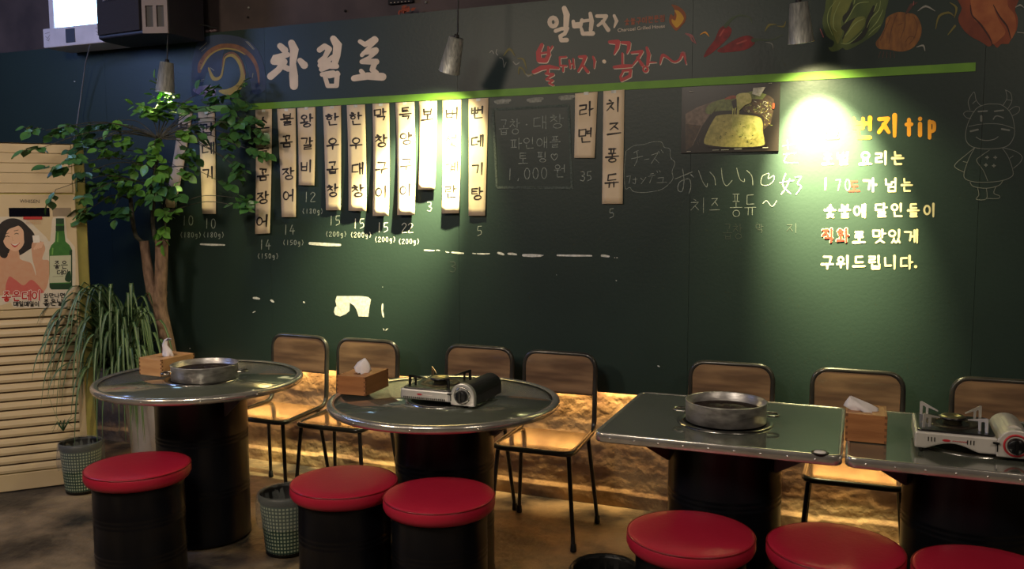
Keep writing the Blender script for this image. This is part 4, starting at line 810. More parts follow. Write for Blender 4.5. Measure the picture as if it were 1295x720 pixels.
for ci, (u, v, r, y, n, kd) in enumerate(clusters):
    c0 = TP(u, v, y); rr = r/225.
    h = min(hubs, key=lambda q: (q-c0).length); mid = h.lerp(c0, .5)+Vector((0, 0, .03+.05*(h-c0).length))
    path = catmull([h, mid, c0], 6); L = len(path); twigs.tube(path, [.0035*(1-.6*k/(L-1)) for k in range(L)], 5)
    main = (c0-h).normalized()
    k = 0
    n = int(n*1.7)
    while k < n:
        # compound frond: a rachis with opposite leaflets
        q = c0+Vector((random.gauss(0, .5), random.gauss(0, .35), random.gauss(0, .5)))*rr
        d = (Vector((random.gauss(0, 1), random.gauss(-.15, .5), random.gauss(-.25, .6)))+main*.8).normalized()
        m_ = min(5, n-k); e = q+d*.016*(m_+1)
        twigs.tube([q, q.lerp(e, .5)+Vector((0, 0, .004)), e], .0011, 4)
        for j in range(m_):
            p = q.lerp(e, (j+1)/(m_+.5)); side = d.cross(Vector((0, 0, 1))).normalized()*(1 if j % 2 else -1)
            ld = (d*.5+side*.9+Vector((0, 0, random.uniform(-.6, .1)))) if j < m_-1 else d+Vector((0, 0, -.3))
            cand.append((p, ld.normalized(), kd, random.uniform(.85, 1.5)))
        k += m_
random.shuffle(cand)
vis = sorted(cand, key=lambda c: -c[3])
for idx, (p, ld, kd, sc) in enumerate(vis):
    up = Vector((random.gauss(0, .45), random.gauss(-.5, .4), 1)).normalized(); yv = up.cross(ld).normalized(); zv_ = ld.cross(yv)
    Mx = Matrix((ld*sc, yv*sc, zv_*sc)).transposed().to_4x4(); Mx.translation = p
    if idx < 296:
        if first[kd]: o = lf[kd]; first[kd] = False
        else: o = lf[kd].copy(); COL.objects.link(o)
        o.parent = tree; o.matrix_local = Mx
    else:
        me = lf[kd].data; o0 = len(extra.v)
        extra.v += [tuple(Mx @ v.co) for v in me.vertices]
        for pl in me.polygons: extra.f.append(tuple(o0+i_ for i_ in pl.vertices)); extra.m.append(kd); extra.sm.append(True)
twigs.build('twigs', m_bark2, tree)['kind'] = 'stuff'
if extra.v: extra.build('foliage', [m_leaf, m_leaf2], tree)['kind'] = 'stuff'

# spider plant: long arching variegated blades
m_blade = mat('blade_green', srgb(74, 106, 66), .45, 0, srgb(54, 86, 56), 12); m_bladel = mat('blade_pale', srgb(128, 150, 108), .45)
spd = thing('spider_plant', 'bushy spider plant with long arching striped leaves spilling over the planter', 'plant', (-3.99, 3.78, .60))
SO = Vector((-3.99, 3.78, .60))
def blade(seed):
    R = random.Random(seed); az = R.uniform(PI*.85, PI*2.1); up = R.choice((R.uniform(.05, .3), R.uniform(.15, .42), R.uniform(.3, .56))); out = R.uniform(.14, .42); drop = R.uniform(.15, .5) if up < .4 else R.uniform(.1, .4)
    if math.sin(az) > 0: out *= .45; drop *= .5; up *= .9
    if math.cos(az) > .3: out *= .8
    d = Vector((math.cos(az), math.sin(az), 0)); base = Vector((R.uniform(-.06, .08), R.uniform(-.05, .05), -.02))
    P_ = catmull([base, base+d*out*.38+Vector((0, 0, up*.72)), base+d*out*.85+Vector((0, 0, up)), base+d*out*1.1+Vector((0, 0, up-drop*.4)), base+d*out*1.2+Vector((0, 0, up-drop))], 3)
    n = len(P_); b = MB(); b.rc = False; vs = []; w0 = R.uniform(.006, .0105)
    for k, p in enumerate(P_):
        t = k/(n-1); w = w0*(.55+.6*math.sin(PI*min(1, t+.1)))*(1-t**4)+.0004
        tg = Vector(P_[min(k+1, n-1)])-Vector(P_[max(k-1, 0)]); s_ = tg.cross(Vector((0, 0, 1)) if abs(tg.normalized().z) < .95 else d).normalized(); nn = s_.cross(tg).normalized()
        p = Vector(p); vs += [p-s_*w, p-s_*w*.35-nn*w*.35, p+s_*w*.35-nn*w*.35, p+s_*w]
    for k in range(n-1):
        a = k*4
        for j in range(3): b.add([vs[a+j], vs[a+4+j], vs[a+5+j], vs[a+j+1]], [(0, 1, 2, 3)], 1 if j == 1 else 0, True)
    return b.build('leaf', [m_blade, m_bladel], spd)
for k in range(298): blade(k+11)
# thin runner hanging in front of the air conditioner
MB().tube(catmull([Vector((-.05, -.05, .2)), Vector((-.2, -.16, .12)), A(66, 470, 3.35)-SO, A(62, 500, 3.35)-SO, A(75, 535, 3.36)-SO], 6), .0012, 4).build('runner', m_bladel, spd)
for k in range(9):
    a = k*.7; p = A(80, 545, 3.36)-SO; MB().tube([p, p+Vector((math.cos(a)*.03, math.sin(a)*.03, .05)), p+Vector((math.cos(a)*.07, math.sin(a)*.05, .03+.05*math.sin(k)))], [.003, .0025, .0005], 4).build('leaf', m_blade, spd)

# ------------------------------------------------------------------ chairs
m_tube = mat('black_tube', srgb(66, 64, 60), .28, .3, srgb(50, 48, 46), 10, coat=.3); m_wood = mat('laminate_wood', srgb(132, 92, 52), .22, 0, srgb(92, 62, 36), 5, stretch=(.6, 5, 5), coat=.4)
m_back = mat('glossy_backrest', srgb(150, 120, 92), .2, 0, srgb(104, 82, 66), 3, stretch=(1, 1, 7), coat=.5, detail=3); m_rub = mat('black_rubber', srgb(16, 16, 16), .7)
def make_chair():
    t = thing('dining_chair', '', 'chair', (0, 0, 0), 0, 'black tubular chairs along the chalkboard')
    w, yb, yf, zs, ztp = .183, .195, -.19, .44, .822
    # one bent tube: backrest arch, posts, seat sides and front
    def yz(z): return yb-.035*max(0, (1-(z-zs)/.15))*0+.02*(z-zs)/.4
    P_ = []
    P_ += arc3((w, yb-.06, zs+.012), (w, yb-.005, zs+.012), (w, yb+.003, zs+.07), 6)
    P_ += arc3((w, yb+.018, ztp-.075), (w, yb+.022, ztp), (w-.07, yb+.022, ztp), 7)
    P_ += arc3((-w+.07, yb+.022, ztp), (-w, yb+.022, ztp), (-w, yb+.018, ztp-.075), 7)
    P_ += arc3((-w, yb+.003, zs+.07), (-w, yb-.005, zs+.012), (-w, yb-.06, zs+.012), 6)
    P_ += arc3((-w-.006, yf+.05, zs), (-w-.006, yf, zs), (-w+.05, yf, zs), 6)
    P_ += arc3((w-.05, yf, zs), (w+.006, yf, zs), (w+.006, yf+.05, zs), 6)
    MB().tube(P_, .0125, 12, True).build('frame', m_tube, t)
    # seat panel
    MB().prism(rrect(-w+.006, w-.006, yf+.008, yb-.03, .04), zs-.006, zs+.008).build('seat', m_wood, t, .003, 2)
    bp = rrect(-w+.012, w-.012, 0, .175, .055); Tm = Matrix(((1, 0, 0, 0), (0, .06, 1, yb+.004), (0, 1, 0, ztp-.19), (0, 0, 0, 1)))
    flat = [(x, y) for x, y in rrect(-w+.008, w-.008, 0, .185, .06) ]
    # bottom corners nearly square
    pts = [(-w+.01, 0), (w-.01, 0)]+[(x, y) for x, y in flat if y > .1 and x > 0]+[(x, y) for x, y in flat if y > .1 and x <= 0]
    MB().prism(pts, -.004, .004, Tm).build('backrest', m_back, t, .002, 1)
    MB().tube([(-w, yb+.012, ztp-.192), (w, yb+.012, ztp-.192)], .006, 8).build('back_rail', m_tube, t)
    MB().tube([(-w, yb-.07, zs-.004), (w, yb-.07, zs-.004)], .009, 8).build('seat_rail', m_tube, t)
    for sx, sy in ((-1, -1), (1, -1), (-1, 1), (1, 1)):
        top = Vector((sx*(w-.012), yf+.025 if sy < 0 else yb-.06, zs)); ft = Vector((sx*(w+.022), yf-.004 if sy < 0 else yb-.01, .02))
        lg = MB().tube([top, ft], [.0105, .0095], 10).build('leg', m_tube, t)
        MB().lathe([(0, 0), (.013, 0), (.014, .005), (.012, .035), (.010, .036)], (ft.x, ft.y, 0), 14).build('rubber_foot', m_rub, lg)
    return t
ch0 = make_chair()
chairs = [(-2.90, 3.785, -.03, 'black tubular chair nearest the tree, beside the left round table'), (-2.452, 3.785, .01, 'black tubular chair behind the tissue box of the middle round table'), (-1.80, 3.80, .0, 'black tubular chair directly behind the gas stove on the round table'),
          (-1.357, 3.78, .0, 'black tubular chair between the middle round table and the square table'), (-.53, 3.785, 0, 'black tubular chair behind the round grill pan on the square table'), (.006, 3.80, .0, 'black tubular chair behind the tissue box where two square tables meet'), (.562, 3.80, 0, 'rightmost black tubular chair, behind the silver stove at the edge')]
for k, (x, y, rz, lab) in enumerate(chairs):
    c_ = ch0 if k == 0 else copy_tree(ch0); c_.location = (x, y, 0); c_.rotation_euler = (0, 0, rz); c_['label'] = lab

# ------------------------------------------------------------------ tables on drums
m_top = mat('dark_glossy_tabletop', srgb(108, 113, 102), .12, .35, srgb(100, 105, 94), 5, coat=1); m_rim = mat('polished_steel_rim', srgb(222, 218, 210), .22, .8, srgb(200, 196, 188), 18, .1, 30)
m_drum = mat('gloss_black_drum', srgb(15, 16, 21), .3, 0, srgb(12, 12, 16), 4, .05, 8, coat=0, spec=.3); m_steelring = mat('steel_ring', srgb(190, 188, 182), .22, 1); m_hole = mat('sooty_black', srgb(12, 12, 12), .5)
m_br = mat('grey_bracket', srgb(120, 122, 130), .45, .2); m_brr = mat('rusty_bracket', srgb(104, 52, 46), .55, .1)
def drum(parent, r, h, mt=None, name='drum'):
    pr = [(0, .002), (r*.97, .002), (r, .006), (r, .02), (r*.985, .028)]
    for zc in (h*.34, h*.68):
        for dz in (-.018, .0, .018): pr += [(r*.985, zc+dz-.006), (r*.991, zc+dz-.0025), (r*.991, zc+dz+.0025), (r*.985, zc+dz+.006)]
    pr += [(r*.985, h-.03), (r, h-.022), (r, h-.004), (r*.99, h), (0, h)]
    b = MB(); b.lathe(pr, n=64); return b.build(name, mt or m_drum, parent)
def bracket(parent, ang, r, zt_, L=.17, H=.12, mt=None):
    Tm = Matrix.Rotation(ang, 4, 'Z') @ Matrix(((1, 0, 0, r-.01), (0, 0, 1, 0), (0, 1, 0, zt_), (0, 0, 0, 1)))
    MB().prism([(0, 0), (L, 0), (L, -.012), (.015, -H), (0, -H)], -.0015, .0015, Tm).prism([(0, -.003), (L, -.003), (L, 0), (0, 0)], -.018, .018, Tm).build('bracket', mt or m_br, parent)
def burner_ring(parent, x, y, z, r=.125):
    MB().lathe([(r-.022, z+.0015), (r-.020, z+.005), (r-.004, z+.0065), (r, z+.004), (r+.002, z+.0005)], (x, y, 0), 56).build('grill_hole_ring', m_steelring, parent)
    MB().lathe([(0, z+.0015), (r-.021, z+.0015)], (x, y, 0), 40).build('grill_hole', m_hole, parent)
def round_table(x, y, r, lab, br):
    t = thing('drum_table', lab, 'table', (x, y, 0)); drum(t, .209, .715)
    MB().lathe([(0, .722), (r-.02, .722), (r-.02, .750), (0, .750)], n=96).build('tabletop', m_top, t)
    pr = [(r-.03, .7505), (r-.022, .7545), (r-.012, .756), (r-.003, .752), (r+.001, .744), (r, .734), (r-.006, .724), (r-.02, .7205)]
    rm = MB().lathe(pr, n=96).build('rim', m_rim, t); rm['label'] = 'polished steel edge band'
    for k in range(12):
        a = 2*PI*k/12+.2; MB().lathe([(0, .0035), (.003, .0025), (.0045, 0)], (math.cos(a)*(r+.0005), math.sin(a)*(r+.0005), .738), 8, rot=Vector((0, 0, 1)).rotation_difference(Vector((math.cos(a), math.sin(a), 0))).to_matrix()).build('rivet', m_rim, rm)
    for a in br: bracket(t, math.radians(a), .209, .722)
    burner_ring(t, .02, -.015, .750, .168)
    return t
T1, T2 = (-2.843, 3.153), (-1.589, 3.182)
round_table(*T1, .466, 'left round steel-rimmed table on a black drum, with pan and tissue box', (200, -20, 70, 160))
round_table(*T2, .481, 'middle round steel-rimmed table on a black drum, carrying a gas stove', (10, 190, 100, 280-90))
def square_table(x0, x1, y0, y1, lab, dx, dy, brs):
    cx, cy = (x0+x1)/2, (y0+y1)/2; t = thing('drum_table', lab, 'table', (cx, cy, 0))
    d = drum(t, .209, .715); d.location = (dx-cx, dy-cy, 0)
    P_ = rrect(x0-cx, x1-cx, y0-cy, y1-cy, .035)
    MB().prism(P_, .722, .750).build('tabletop', m_top, t)
    rm = MB().sweep(P_[::-1] if False else P_, [(-.012, .7505), (-.008, .7525), (-.001, .752), (.002, .749), (.002, .722), (-.001, .718), (-.012, .718)]).build('rim', m_rim, t); rm['label'] = 'steel edge band with rivets'
    k = 0; q = x0-cx+.06
    while q < x1-cx-.04:
        MB().lathe([(0, .002), (.0025, .0015), (.004, 0)], (q, y0-cy-.002, .734), 8, rot=Matrix.Rotation(PI/2, 3, 'X')).build('rivet', m_rim, rm); q += .085
    for a, mt_ in brs:
        o_ = empty('bracket_arm', (dx-cx, dy-cy, 0)); o_.parent = t
        Tm = Matrix.Translation((dx-cx, dy-cy, 0)) @ Matrix.Rotation(math.radians(a), 4, 'Z') @ Matrix(((1, 0, 0, .199), (0, 0, 1, 0), (0, 1, 0, .721), (0, 0, 0, 1)))
        bpy.data.objects.remove(o_)
        MB().prism([(0, 0), (.19, 0), (.19, -.012), (.015, -.12), (0, -.12)], -.0015, .0015, Tm).prism([(0, -.003), (.19, -.003), (.19, 0), (0, 0)], -.02, .02, Tm).build('bracket', mt_, t)
    burner_ring(t, dx-cx, dy-cy-.015, .750, .172)
    return t
square_table(-.853, -.034, 2.885, 3.60, 'square steel-edged table on a black drum, with grill pan and coaster', -.445, 3.22, ((200, m_brr), (-25, m_br), (90, m_br)))
square_table(-.022, .80, 2.885, 3.60, 'rightmost square steel-edged table, cut by the picture edge, carrying a stove', .365, 3.22, ((200, m_br), (-20, m_br), (90, m_br)))

# ------------------------------------------------------------------ stools
m_vinyl = mat('red_vinyl', srgb(178, 34, 58), .38, 0, srgb(166, 28, 52), 3, .08, 70, spec=.45); m_pipe = mat('dark_red_piping', srgb(128, 18, 28), .35)
def make_stool():
    t = thing('drum_stool', '', 'stool', (0, 0, 0), 0, 'black drum stools with red cushions'); r = .203; zt_ = .5
    drum(t, .178, .445, None, 'drum')
    cu = MB().lathe([(0, .446), (.180, .446), (.19, .444), (r-.004, .452), (r+.002, .466), (r+.001, zt_-.010), (r-.003, zt_-.002), (r-.012, zt_+.001), (r-.06, zt_+.004), (0, zt_+.005)], n=80).build('seat_cushion', m_vinyl, t); cu['label'] = 'round red vinyl cushion'
    for z_, rr in ((zt_-.004, r-.001),): MB().tube([(rr*math.cos(a), rr*math.sin(a), z_) for a in [2*PI*k/80 for k in range(80)]], .0028, 6, True).build('piping', m_pipe, cu)
    return t
st0 = make_stool()
stools = [(-2.705, 2.624, 'red-cushioned drum stool in front of the left round table'), (-1.81, 2.761, 'left one of the two touching red drum stools at the middle table'), (-1.4, 2.755, 'right one of the two touching red drum stools at the middle table'),
          (-.479, 2.723, 'red-cushioned drum stool in front of the square table drum, beside the black bin'), (-.044, 2.773, 'red-cushioned drum stool in front of the joint between the square tables'), (.372, 2.733, 'rightmost red drum stool, half cut by the picture corner')]
for k, (x, y, lab) in enumerate(stools):
    s_ = st0 if k == 0 else copy_tree(st0); s_.location = (x, y, 0); s_.rotation_euler = (0, 0, k*.7); s_['label'] = lab

# ------------------------------------------------------------------ bins
m_bag = mat('clear_bag', srgb(170, 176, 172), .25, 0, None, 8, .5, 20, alpha=.22); m_bagb = mat('black_bag', srgb(20, 22, 22), .3, 0, None, 8, .8, 14)
def gingham():
    mt = bpy.data.materials.new('gingham_plastic'); mt.use_nodes = True; nt = mt.node_tree; b = nt.nodes['Principled BSDF']; b.inputs['Roughness'].default_value = .4
    tc = nt.nodes.new('ShaderNodeTexCoord'); sep = nt.nodes.new('ShaderNodeSeparateXYZ'); nt.links.new(tc.outputs['Object'], sep.inputs[0])
    at = nt.nodes.new('ShaderNodeMath'); at.operation = 'ARCTAN2'; nt.links.new(sep.outputs[1], at.inputs[0]); nt.links.new(sep.outputs[0], at.inputs[1])
    def sq(src, mul):
        a = nt.nodes.new('ShaderNodeMath'); a.operation = 'MULTIPLY'; a.inputs[1].default_value = mul; nt.links.new(src, a.inputs[0])
        f_ = nt.nodes.new('ShaderNodeMath'); f_.operation = 'FRACT'; nt.links.new(a.outputs[0], f_.inputs[0])
        g = nt.nodes.new('ShaderNodeMath'); g.operation = 'GREATER_THAN'; g.inputs[1].default_value = .42; nt.links.new(f_.outputs[0], g.inputs[0]); return g.outputs[0]
    a = sq(at.outputs[0], 44/(2*PI)); c_ = sq(sep.outputs[2], 1/.0165)
    mu = nt.nodes.new('ShaderNodeMath'); mu.operation = 'MULTIPLY'; nt.links.new(a, mu.inputs[0]); nt.links.new(c_, mu.inputs[1])
    mx = nt.nodes.new('ShaderNodeMix'); mx.data_type = 'RGBA'; nt.links.new(mu.outputs[0], mx.inputs[0]); mx.inputs[6].default_value = (*srgb(30, 62, 54), 1); mx.inputs[7].default_value = (*srgb(166, 178, 152), 1)
    nt.links.new(mx.outputs[2], b.inputs['Base Color']); return mt
m_ging = gingham()
def make_bin(x, y, lab, black=False, h=.27, r=.118):
    t = thing('waste_bin', lab, 'bin', (x, y, 0)); bd_ = m_hole if black else m_ging
    MB().lathe([(0, .012), (r*.80, .012), (r*.82, .02), (r*.985, h*.9)], n=40).build('body', bd_, t); MB().lathe([(0, .001), (r*.8, .001), (r*.81, .02), (r*.80, .03)], n=40).build('base', m_hole, t)
    MB().lathe([(r*.985, h*.88), (r*1.03, h*.90), (r*1.04, h), (r*.97, h+.003), (r*.94, h-.01), (r*.78, .03), (0, .025)], n=40).build('rim', m_hole, t)
    b = MB(); N = 48; prof = [(.80, .3), (.9, .8), (.96, h/h*1.0), (1.01, 1.03), (1.08, 1.0), (1.10, .85), (1.13, .66), (1.10, .5 if not black else .7)]
    vs = []
    for j, (pr_, pz) in enumerate(prof):
        for k in range(N):
            a = 2*PI*k/N; wv = 1+(.03*math.sin(k*2.3+j)+.02*math.sin(k*5.1+2*j))*(1 if j in (0, 1, 5, 6, 7) else .25); vs.append((r*pr_*wv*math.cos(a), r*pr_*wv*math.sin(a), h*pz+(.008*math.sin(k*1.7) if j == 7 else 0)))
    b.add(vs, [(j*N+k, j*N+(k+1) % N, (j+1)*N+(k+1) % N, (j+1)*N+k) for j in range(len(prof)-1) for k in range(N)], 0, True); b.build('bin_liner', m_bagb if black else m_bag, t)
    return t
make_bin(-3.915, 3.405, 'green checked waste bin with clear liner beside the air conditioner', False, .27, .106); make_bin(-2.36, 3.13, 'green checked waste bin with clear liner behind the two touching stools')
make_bin(-.80, 2.86, 'black-lined waste bin at the bottom edge beside a red stool', True)

# ------------------------------------------------------------------ grill pans, tissue boxes, coaster
m_pan = mat('brushed_pan_steel', srgb(206, 202, 198), .34, .55, srgb(140, 136, 134), 14, .1, 40, stretch=(1, 1, 3)); m_grate = mat('burnt_grate', srgb(44, 32, 26), .6, .3, None, 50, .6, 60)
def grill_pan(x, y, r, lab, rz, h=.075, z0=.757):
    t = thing('grill_pan', lab, 'pan', (x, y, z0), rz)
    MB().lathe([(r-.012, .0), (r, .002), (r+.001, h-.002), (r+.003, h), (r, h+.0015), (r-.003, h-.001), (r-.0035, .012), (r-.02, .010), (0, .008)], n=72).build('pan_wall', m_pan, t)
    gr = MB()
    for k in range(-8, 9):
        q = k*r/9.; L = math.sqrt(max(0, (r-.01)**2-q*q)); gr.tube([(-L, q, .040), (L, q, .040)], .0022, 5)
    gr.tube([((r-.008)*math.cos(a), (r-.008)*math.sin(a), .040) for a in [2*PI*k/48 for k in range(48)]], .0035, 6, True)
    for k in range(8):
        a = k*1.1; gr.lathe([(0, .03), (r*.24, .036), (r*.3, .041), (0, .045)], (r*.4*math.cos(a), r*.4*math.sin(a), 0), 9)
    gr.build('grate', m_grate, t)
    for s_ in (1, -1):
        P_ = [(s_*(r+.001), -.028, h*.42), (s_*(r+.028), -.026, h*.42), (s_*(r+.042), -.012, h*.42), (s_*(r+.042), .012, h*.42), (s_*(r+.028), .026, h*.42), (s_*(r+.001), .028, h*.42)]
        MB().tube(catmull(P_, 3), .0045, 7).build('handle', m_steelring, t)
    return t
grill_pan(-2.80, 3.135, .148, 'steel ring grill pan on the left round table', .55, .068)
grill_pan(-.442, 3.205, .145, 'steel ring grill pan with side lugs on the square table', .1, .075)
m_box = mat('pine_box', srgb(214, 166, 112), .5, 0, srgb(190, 140, 90), 5, .1, 30, stretch=(1, 1, 8)); m_box2 = mat('brown_box', srgb(170, 114, 68), .5, 0, srgb(146, 94, 54), 5, .1, 30, stretch=(1, 1, 8)); m_tis = mat('tissue_paper', srgb(236, 228, 226), .9); m_end = mat('end_grain', srgb(120, 76, 42), .7)
def tissue_box(x, y, rz, w, d, h, lab, mt, shape):
    t = thing('tissue_box', lab, 'tissue box', (x, y, .7525), rz); e = .008
    for a, b_, nm in (((-w/2, -d/2, 0), (w/2, -d/2+e, h), 'side_board'), ((-w/2, d/2-e, 0), (w/2, d/2, h), 'side_board'), ((-w/2, -d/2+e, 0), (-w/2+e, d/2-e, h), 'side_board'), ((w/2-e, -d/2+e, 0), (w/2, d/2-e, h), 'side_board')):
        MB().bbox(a, b_).build(nm, mt, t, .0012, 1)
    MB().bbox((-w/2+e, -d/2+e, 0), (w/2-e, d/2-e, .005)).build('base_board', mt, t)
    s_ = .018; zl = h-.007
    MB().bbox((-w/2+e, -d/2+e, zl), (-s_, d/2-e, h-.001)).bbox((s_, -d/2+e, zl), (w/2-e, d/2-e, h-.001)).bbox((-s_, -d/2+e, zl), (s_, -d/4, h-.001)).bbox((-s_, d/4, zl), (s_, d/2-e, h-.001)).build('lid', mt, t)
    fj = MB(); n = 9
    for k in range(0, n, 2):
        z_ = h*(k+.5)/n
        for sx in (-1, 1): fj.box((sx*(w/2-e/2), -d/2-.0001, z_), (e, .0008, h/n*.92)); fj.box((sx*(w/2+.0001), d/2-e/2, z_), (.0008, e, h/n*.92)); fj.box((sx*(w/2+.0001), -d/2+e/2, h*(k+1.5)/n if k < n-1 else z_), (.0008, e, h/n*.8))
    o_ = fj.build('finger_joints', m_end, t); o_['kind'] = 'stuff'
    b = MB(); 
    if shape == 'curl': rows = [(.0, .0, .030, .020), (.012, .0, .030, .016), (.004, .03, .024, .010), (-.012, .055, .016, .006), (-.004, .078, .012, .004), (.016, .088, .009, .003), (.034, .086, .003, .001)]
    elif shape == 'peak': rows = [(0, 0, .030, .018), (0, .022, .033, .016), (.004, .045, .022, .012), (.010, .058, .010, .006), (.012, .064, .002, .001)]
    else: rows = [(0, 0, .040, .03), (-.02, .014, .046, .03), (-.03, .026, .034, .02), (-.045, .04, .014, .008), (-.052, .047, .002, .001)]
    N = 16; vs = []
    for j, (cx_, z_, rx, ry) in enumerate(rows):
        for k in range(N):
            a = 2*PI*k/N; wv = 1+.22*math.sin(k*2.1+j*.8)+.12*math.sin(k*5+j); vs.append((cx_+rx*wv*math.cos(a), ry*wv*math.sin(a), h-.006+z_+.004*math.sin(k*3.)))
    b.add(vs, [(j*N+k, j*N+(k+1) % N, (j+1)*N+(k+1) % N, (j+1)*N+k) for j in range(len(rows)-1) for k in range(N)], 0, True); b.build('tissue', m_tis, t)
    return t
tissue_box(-3.085, 3.20, -.08, .150, .20, .082, 'pine tissue box with curling tissue on the left round table', m_box, 'curl')
tissue_box(-1.985, 3.19, .05, .138, .21, .080, 'brown dovetailed tissue box with peaked tissue beside the gas stove', m_box2, 'peak')
tissue_box(.037, 3.165, .0, .130, .16, .095, 'brown tissue box with flat tissue, left end of the rightmost table', m_box2, 'flat')
cs = thing('coaster', 'small round metal coaster at the corner of the square table', 'coaster', (*at_z(1037, 573, .7525).xy, .7505))
MB().lathe([(0, .0), (.026, 0), (.027, .004), (.024, .006), (.022, .004), (0, .004)], n=36).build('dish', m_hole, cs); MB().lathe([(0, .0075), (.012, .0075), (.018, .006), (.019, .004)], n=36).build('cap', m_tis, cs)

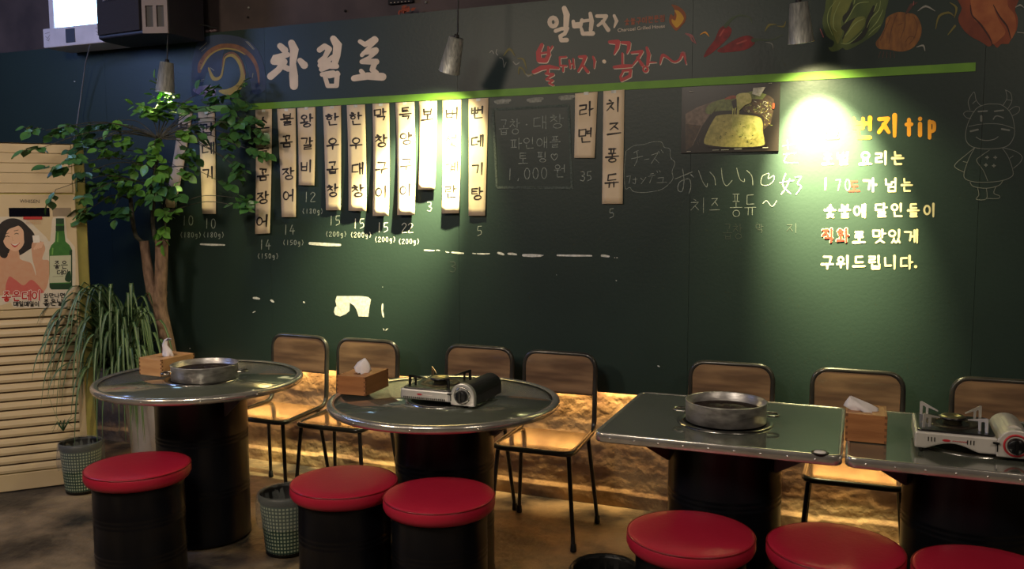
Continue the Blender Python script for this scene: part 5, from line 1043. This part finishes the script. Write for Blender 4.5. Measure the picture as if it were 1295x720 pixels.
# ------------------------------------------------------------------ gas stoves
m_sil = mat('silver_enamel', srgb(190, 190, 188), .32, .55, srgb(176, 176, 174), 6); m_blk = mat('black_enamel', srgb(22, 20, 20), .28, coat=.3); m_brass = mat('burner_alloy', srgb(176, 168, 130), .3, .9)
m_knob = mat('knob_black', srgb(14, 14, 16), .3); m_lred = mat('logo_red', srgb(190, 40, 50), .5)
def stove(x, y, rz, lab, kind):
    t = thing('gas_stove', lab, 'gas stove', (x, y, .752), rz); w, d, h, f = .235, .265, .062, .018
    pale = kind == 'pale'; m_s = mat('pale_silver_enamel', srgb(214, 208, 200), .35, .3) if pale else m_sil; m_cv = m_s if pale else m_blk; m_tr = m_s if pale else m_blk
    # tray body
    if pale:
        N = 14; top = [(0, f+.05), (w, f+.05)]; bot = [(w*(1-k/N), f-.004+.022*max(0, math.sin(PI*min(1, max(0, ((1-k/N)-.15)/.62))))) for k in range(N+1)]
        Tm = Matrix(((1, 0, 0, 0), (0, 0, 1, 0), (0, 1, 0, 0), (0, 0, 0, 1)))
        MB().prism(top+bot, 0, d, Tm).build('body', m_s, t, .006)
    else:
        MB().prism(rrect(0, w, 0, d, .012), f, f+.04).build('body', m_s, t, .004)
        # toothed lower edge of the front
        tb = MB()
        for k in range(22): tb.box((.02+k*.0088, -.0006, f+.007), (.0045, .002, .008))
        tb.build('vent_slots', m_knob, t)['kind'] = 'stuff'
    if pale:
        for xs in (.04, .049, .058, .152, .161, .170): MB().box((xs, -.0005, f+.028), (.0028, .0016, .014)).build('vent_slot', m_knob, t)
    zt_ = f+(.05 if pale else .04)
    MB().prism(rrect(.008, w-.004, .008, d-.008, .014), zt_-.004, zt_+.006).build('drip_tray', m_blk, t, .003)
    MB().lathe([(.082, zt_+.006), (.078, zt_+.009), (.06, zt_+.007), (.05, zt_+.0065)], (w*.5, d*.5, 0), 40).build('drip_ring', m_grate, t)
    bn = MB().lathe([(0, zt_+.006), (.03, zt_+.006), (.028, zt_+.018), (.038, zt_+.022), (.040, zt_+.028), (.034, zt_+.033), (.022, zt_+.032), (.018, zt_+.029), (0, zt_+.029)], (w*.5, d*.5, 0), 36).build('burner', m_brass, t)
    MB().lathe([(.036, zt_+.0205), (.042, zt_+.024), (.0415, zt_+.028), (.037, zt_+.030)], (w*.5, d*.5, 0), 36).build('burner_cap', m_blk, bn)
    for sx, sy in ((-1, -1), (1, -1), (-1, 1), (1, 1)):
        o_ = Vector((w*.5+sx*.094, d*.5+sy*.10, zt_+.004)); dr = Vector((-sx, -sy, 0)).normalized()
        Tm = Matrix(((dr.x, 0, -dr.y, o_.x), (dr.y, 0, dr.x, o_.y), (0, 1, 0, o_.z), (0, 0, 0, 1)))
        MB().prism([(0, 0), (0, .046), (.006, .048), (.075, .030), (.075, .026), (.036, .032), (.034, .0), (.026, 0), (.026, .030), (.020, .034), (.012, .034), (.010, 0)], -.0012, .0012, Tm).build('trivet_arm', m_tr, t)
    # cylinder compartment
    x0_, x1_ = w+.002, .335; cx_ = (x0_+x1_)/2; rr = (x1_-x0_)/2
    pr = [(x1_, f-.006)]+[(cx_+rr*math.cos(a), f+.03+rr*math.sin(a)*.95) for a in [PI*k/14 for k in range(15)]]+[(x0_, f-.006)]
    Tm = Matrix(((1, 0, 0, 0), (0, 0, 1, 0), (0, 1, 0, 0), (0, 0, 0, 1)))
    MB().prism(pr, .016, d+.005, Tm).build('cylinder_cover', m_cv, t, .003)
    pr2 = [(x1_+.003, f-.008)]+[(cx_+(rr+.004)*math.cos(a), f+.03+(rr+.004)*math.sin(a)*.97) for a in [PI*k/18 for k in range(19)]]+[(x0_-.004, f-.008)]
    MB().prism(pr2, -.004, .018, Tm).build('control_panel', m_s, t, .004)
    if pale: MB().tube([(cx_, .06, f+.03+rr*.5), (cx_, .21, f+.03+rr*.5)], rr*.56, 24).build('cover_hump', m_s, t)
    RX = Matrix.Rotation(PI/2, 3, 'X')
    MB().lathe([(.036, .0), (.036, .003), (.031, .004), (.030, .002)], (cx_, -.003, f+.032), 36, rot=RX).build('knob_ring', m_steelring if not pale else m_lred, t)
    kb = MB().lathe([(.024, 0), (.026, .004), (.024, .018), (.021, .021), (0, .021)], (cx_, -.004, f+.032), 32, rot=RX).box((cx_, -.027, f+.032), (.008, .007, .044)); kb.build('knob', m_knob, t)
    MB().box((x0_-.006, -.007, f+.036), (.018, .008, .006)).box((x0_-.002, -.005, f+.022), (.003, .004, .028)).build('lever', m_knob, t)
    ik = Ink(lambda u, v, off: (u, -off, v), base=.001, step=.0001); zc = f+(.028 if pale else .022)
    ik.poly([(.092+.012*math.cos(a), zc+.004*math.sin(a)) for a in [2*PI*k/14 for k in range(14)]]);
    for k in range(7): ik.stroke([(.110+k*.006, zc-.001), (.1135+k*.006, zc+.0015)], .0022, 0 if pale else 1)
    ik.build('badge', [m_lred, m_tis], t)
    for px, py in ((.02, .02), (.02, d-.02), (.31, .02), (.31, d-.02)): MB().lathe([(0, 0), (.007, 0), (.009, f), (0, f)], (px, py, 0), 14).build('foot', m_s if not pale else m_blk, t)
    return t
stove(-1.722, 3.045, -.02, 'silver portable gas stove with black cylinder cover on the middle round table', 'dark')
stove(.183, 3.03, -.015, 'pale silver portable gas stove on the rightmost square table', 'pale')
# light strip as a visible thing behind the board edge
ls = tag(MB().bbox((-4.1, 4.200, .66), (1.4, 4.235, .666)).build('light_strip', mat('strip_housing', srgb(220, 210, 190), .6)), 'long warm light strip tucked under the lower edge of the chalkboard', 'light strip')
